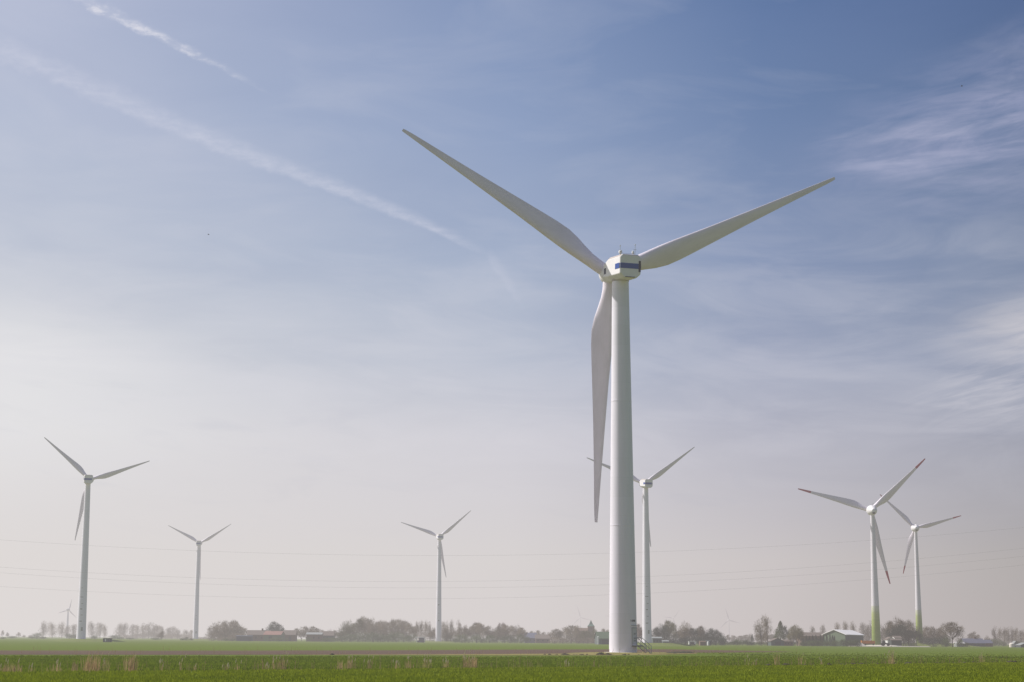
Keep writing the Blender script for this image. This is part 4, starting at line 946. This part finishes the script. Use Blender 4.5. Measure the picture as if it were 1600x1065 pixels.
# ---------------------------------------------------------------- crops, reeds and clods
DITCH = lambda X: 92 + (X + 18) * 1.03 if X < 26 else 137.3 + (X - 26) * 1.27
def field_edge(X):  # near edge of the ploughed strip
    return float(np.interp(X, [-80, -46, -9.5, 22, 36], [160, 168, 196, 236, 262])) if X < 36 else 320
def scatter(name, N_, ymin, ymax, side, h, wd, m, seed, k=3):
    """crop tufts as one mesh of small upright blades, thinning with distance from the road"""
    g = np.random.default_rng(seed)
    u = g.random(N_ * 2); Y = 1 / (1 / ymin + u * (1 / ymax - 1 / ymin)) if side != 'near' else ymin + (ymax - ymin) * u ** 1.3
    X = (g.random(N_ * 2) * 2 - 1) * (Y * .36 + 6)
    dl = np.where(X < 26, 92 + (X + 18) * 1.03, 137.3 + (X - 26) * 1.27)
    fe = np.interp(X, [-80, -46, -9.5, 22, 36, 37, 400], [160, 168, 196, 236, 258, 330, 330])
    fe = fe - np.interp(X, [-60, -9, 0, 36, 37], [10, 16, 26, 30, 0])
    ok = (Y < dl - .8) if side == 'near' else ((Y > dl + .8) & (Y < fe - .5) & ((Y < 150) | (g.random(N_ * 2) < (330 - Y) / 180)))
    X, Y = X[ok][:N_], Y[ok][:N_]; n = len(X)
    sc = np.maximum(1, Y / 90) ** .6
    a = g.random((n, k)) * np.pi * 2; r0 = g.random((n, k)) * .12
    bx, by = X[:, None] + np.cos(a) * r0, Y[:, None] + np.sin(a) * r0
    th = g.random((n, k)) * np.pi; hh = h * (0.55 + .75 * g.random((n, k))) * np.interp(Y, [80, 140, 240], [1, .85, .45])[:, None]; ww = wd * (.6 + .8 * g.random((n, k))) * sc[:, None]
    lx, ly = (g.random((n, k)) - .5) * .12, (g.random((n, k)) - .5) * .12
    V = np.zeros((n, k, 3, 3))
    V[:, :, 0] = np.stack([bx - np.cos(th) * ww, by - np.sin(th) * ww, np.zeros_like(bx)], -1)
    V[:, :, 1] = np.stack([bx + np.cos(th) * ww, by + np.sin(th) * ww, np.zeros_like(bx)], -1)
    V[:, :, 2] = np.stack([bx + lx, by + ly, hh], -1)
    V = V.reshape(-1, 3); nf = len(V) // 3
    me = bpy.data.meshes.new(name); me.vertices.add(len(V)); me.vertices.foreach_set('co', V.ravel())
    me.loops.add(len(V)); me.loops.foreach_set('vertex_index', np.arange(len(V)))
    me.polygons.add(nf); me.polygons.foreach_set('loop_start', np.arange(0, len(V), 3)); me.polygons.foreach_set('loop_total', np.full(nf, 3))
    me.update(calc_edges=True); me.materials.append(m)
    o = bpy.data.objects.new(name, me); col.objects.link(o); return o
tag(scatter('crop_grass', 90000, 52, 170, 'near', .13, .030, M['grass_near'], 1), 'bright green young crop in the nearest field', 'grass', kind='stuff')
tag(scatter('crop_grass', 80000, 84, 330, 'far', .15, .045, M['grass_mid'], 2), 'darker green young crop beyond the ditch line', 'grass', kind='stuff')

def reed_mesh(seed, w_, h, n, heads):
    r = random.Random(seed); S, Hs = MB(), []
    for k in range(n):
        x, y = r.gauss(0, w_ * .27), r.gauss(0, .35); hh = h * r.uniform(.45, 1.0) * math.exp(-(x / w_) ** 2 * 1.2); a = r.uniform(0, pi)
        lx, ly = r.gauss(0, .14) * hh, r.gauss(0, .08) * hh; t = r.uniform(.007, .015)
        dx_, dy_ = cos(a) * t, sin(a) * t
        S.add([(x - dx_, y - dy_, 0), (x + dx_, y + dy_, 0), (x + lx * .5 + dx_, y + ly * .5 + dy_, hh * .6), (x + lx * .5 - dx_, y + ly * .5 - dy_, hh * .6), (x + lx, y + ly, hh)], [(0, 1, 2, 3), (3, 2, 4)])
        if r.random() < heads:
            d_ = .018; z = hh; Hd = MB(); Hs.append(Hd)
            Hd.add([(x + lx - d_, y + ly, z - .02), (x + lx + d_, y + ly, z - .02), (x + lx + d_ * 1.3, y + ly, z + .1), (x + lx + .04, y + ly, z + .22), (x + lx - d_, y + ly, z + .1)], [(0, 1, 2, 3, 4)])
            Hd.add([(x + lx, y + ly - d_, z - .02), (x + lx, y + ly + d_, z - .02), (x + lx + .04, y + ly, z + .2)], [(0, 1, 2)])
    return S, Hs
# (x, width px, height px, stems, head share)
REEDS = [(4, 10, 12, 30, .05), (16, 16, 17, 60, .1), (29, 9, 16, 26, .1), (50, 4, 10, 6, .6), (88, 12, 14, 30, .15), (119, 8, 20, 22, .05), (139, 10, 32, 60, .03), (149, 12, 30, 80, .03), (166, 4, 26, 10, .3),
         (203, 9, 30, 46, .04), (210, 8, 32, 50, .03), (254, 5, 14, 6, .8), (285, 4, 20, 6, .6), (304, 5, 12, 8, .3), (354, 5, 12, 8, .5), (371, 6, 12, 20, .1), (412, 5, 24, 8, .3), (417, 5, 10, 6, .9), (429, 4, 24, 14, .2), (442, 9, 26, 40, .15),
         (533, 7, 18, 30, .05), (548, 9, 20, 44, .06), (578, 6, 18, 20, .2), (619, 6, 12, 18, .3), (640, 8, 15, 30, .1), (667, 8, 18, 34, .35), (698, 7, 16, 26, .4), (731, 10, 24, 60, .06), (741, 10, 22, 70, .04), (725, 4, 24, 8, .8),
         (884, 5, 8, 7, .6), (1168, 3, 13, 4, .8), (1179, 6, 9, 12, .5), (1213, 6, 24, 34, .08), (1250, 6, 20, 22, .2), (1283, 6, 8, 14, .5), (1390, 8, 18, 40, .2), (1393, 5, 26, 12, .3), (1534, 6, 13, 26, .2)]
def ditch_y(X): return DITCH(X)
rel = ['left edge of the view', 'leftmost big turbine', 'second turbine from the left', 'gap before the big wood', 'big wood', 'turbine at centre left', 'wood right of centre left', 'giant central tower', 'dark copse', 'brown gabled shed', 'larger green footed turbine', 'right edge of the view']
relx = [0, 126, 305, 430, 580, 686, 780, 975, 1090, 1220, 1371, 1590]
used = {}
for i, (x, wp, hp, n, hs) in enumerate(REEDS):
    t0_ = gx(x, 1.0); Xd = 0.0
    for _ in range(60): Xd = t0_ * ditch_y(Xd) * .5 + Xd * .5
    Y = ditch_y(Xd); px = Y / F
    S, Hs = reed_mesh(100 + i, wp * px * 1.5, hp * px * 1.15, int(n * .75) + 2, hs)
    root = empty('reed_clump', (Xd, Y, 0))
    j = min(range(len(relx)), key=lambda q: abs(relx[q] - x)); side = 'just left of' if x < relx[j] - 6 else ('just right of' if x > relx[j] + 6 else 'right below')
    size = ('tall dense' if n > 38 else 'tall thin') if hp > 22 else ('knee high' if hp > 14 else 'short sparse')
    if n < 9: size = 'lone wispy' if hp < 16 else 'lone tall wispy'
    key = (size, rel[j], side); used[key] = used.get(key, 0) + 1
    tag(root, (('' if used[key] == 1 else ('next ' if used[key] == 2 else 'last ')) + f'{size} clump of dry reeds {side} the {rel[j]}').replace('right below the left edge', 'at the left edge'), 'reeds', 'clumps of dry reeds along the ditch')
    S.build('stems', M['reed'], root)
    for Hd in Hs: Hd.build('seed_head', M['reed_head'], root)
# countless single dry stalks and clods along the ditch and field edges
r = random.Random(5); S = MB()
for k in range(900):
    X = r.uniform(-60, 75); Y = DITCH(X) + r.gauss(0, 1.2); h = r.uniform(.15, .6) * (1.6 if r.random() < .12 else 1); a = r.uniform(0, pi); t = .010
    lx = r.gauss(0, .1) * h
    S.add([(X - t, Y, 0), (X + t, Y, 0), (X + lx + t * .6, Y, h), (X + lx - t * .6, Y, h)], [(0, 1, 2, 3)])
    if r.random() < .12: S.add([(X + lx - .025, Y, h), (X + lx + .025, Y, h), (X + lx + .03, Y, h + .17)], [(0, 1, 2)])
for k in range(260):
    X = r.uniform(-75, 60); Y = float(np.interp(X, [-75, -46, -9.5, 22, 60], [166, 169, 197, 238, 300])) + r.uniform(-8, 26); h = r.uniform(.3, .9); lx = r.gauss(0, .1) * h; t = .014
    S.add([(X - t, Y, 0), (X + t, Y, 0), (X + lx + t * .6, Y, h), (X + lx - t * .6, Y, h)], [(0, 1, 2, 3)])
tag(S.build('dry_stalks', M['reed']), 'scattered single dry stalks along the ditch and field edge', 'stalks', kind='stuff')
S = MB(); r = random.Random(9)
def clod(X, Y, w_, h):
    n = 7; S.rings([[(X + cos(2 * pi * k / n) * w_ * f * r.uniform(.7, 1.2), Y + sin(2 * pi * k / n) * w_ * f, h * z * r.uniform(.8, 1.1) - .03) for k in range(n)] for f, z in ((1, 0), (.8, .6), (.35, 1))])
for k in range(34):
    x = r.choice([r.uniform(840, 1090), r.uniform(850, 990)]); X, Y = ground(x, 1022.3 if x < 1000 else 1020.3); clod(X, Y + r.uniform(-2, 2), r.uniform(.12, .4), r.uniform(.05, .17))
for x, w_, h in ((939, .7, .32), (938, .4, .35), (882, .5, .22), (950, .6, .25), (1062, 1.8, .28), (1072, 1.6, .3), (1054, 1.4, .22), (1078, 1.0, .2), (519, .35, .2)):
    X, Y = ground(x, 1022.2 if x < 1000 else 1019.5); clod(X, Y, w_, h)
for k in range(46):
    X = r.uniform(22, 75); clod(X, DITCH(X) + r.uniform(-1, 1.5), r.uniform(.1, .5), r.uniform(.06, .22))
tag(S.build('earth_clods', M['soil_dark']), 'dark earth clods and turned sods along the field edges', 'soil', kind='stuff')

# ---------------------------------------------------------------- render
scene.render.engine = 'CYCLES'
scene.view_settings.view_transform = 'Standard'; scene.view_settings.look = 'None'
scene.view_settings.exposure = 0; scene.view_settings.gamma = 1
scene.cycles.max_bounces = 5; scene.cycles.diffuse_bounces = 3; scene.cycles.transmission_bounces = 3
scene.cycles.use_denoising = True
scene.cycles.denoiser = 'OPENIMAGEDENOISE'
scene.cycles.denoising_input_passes = 'RGB_ALBEDO_NORMAL'
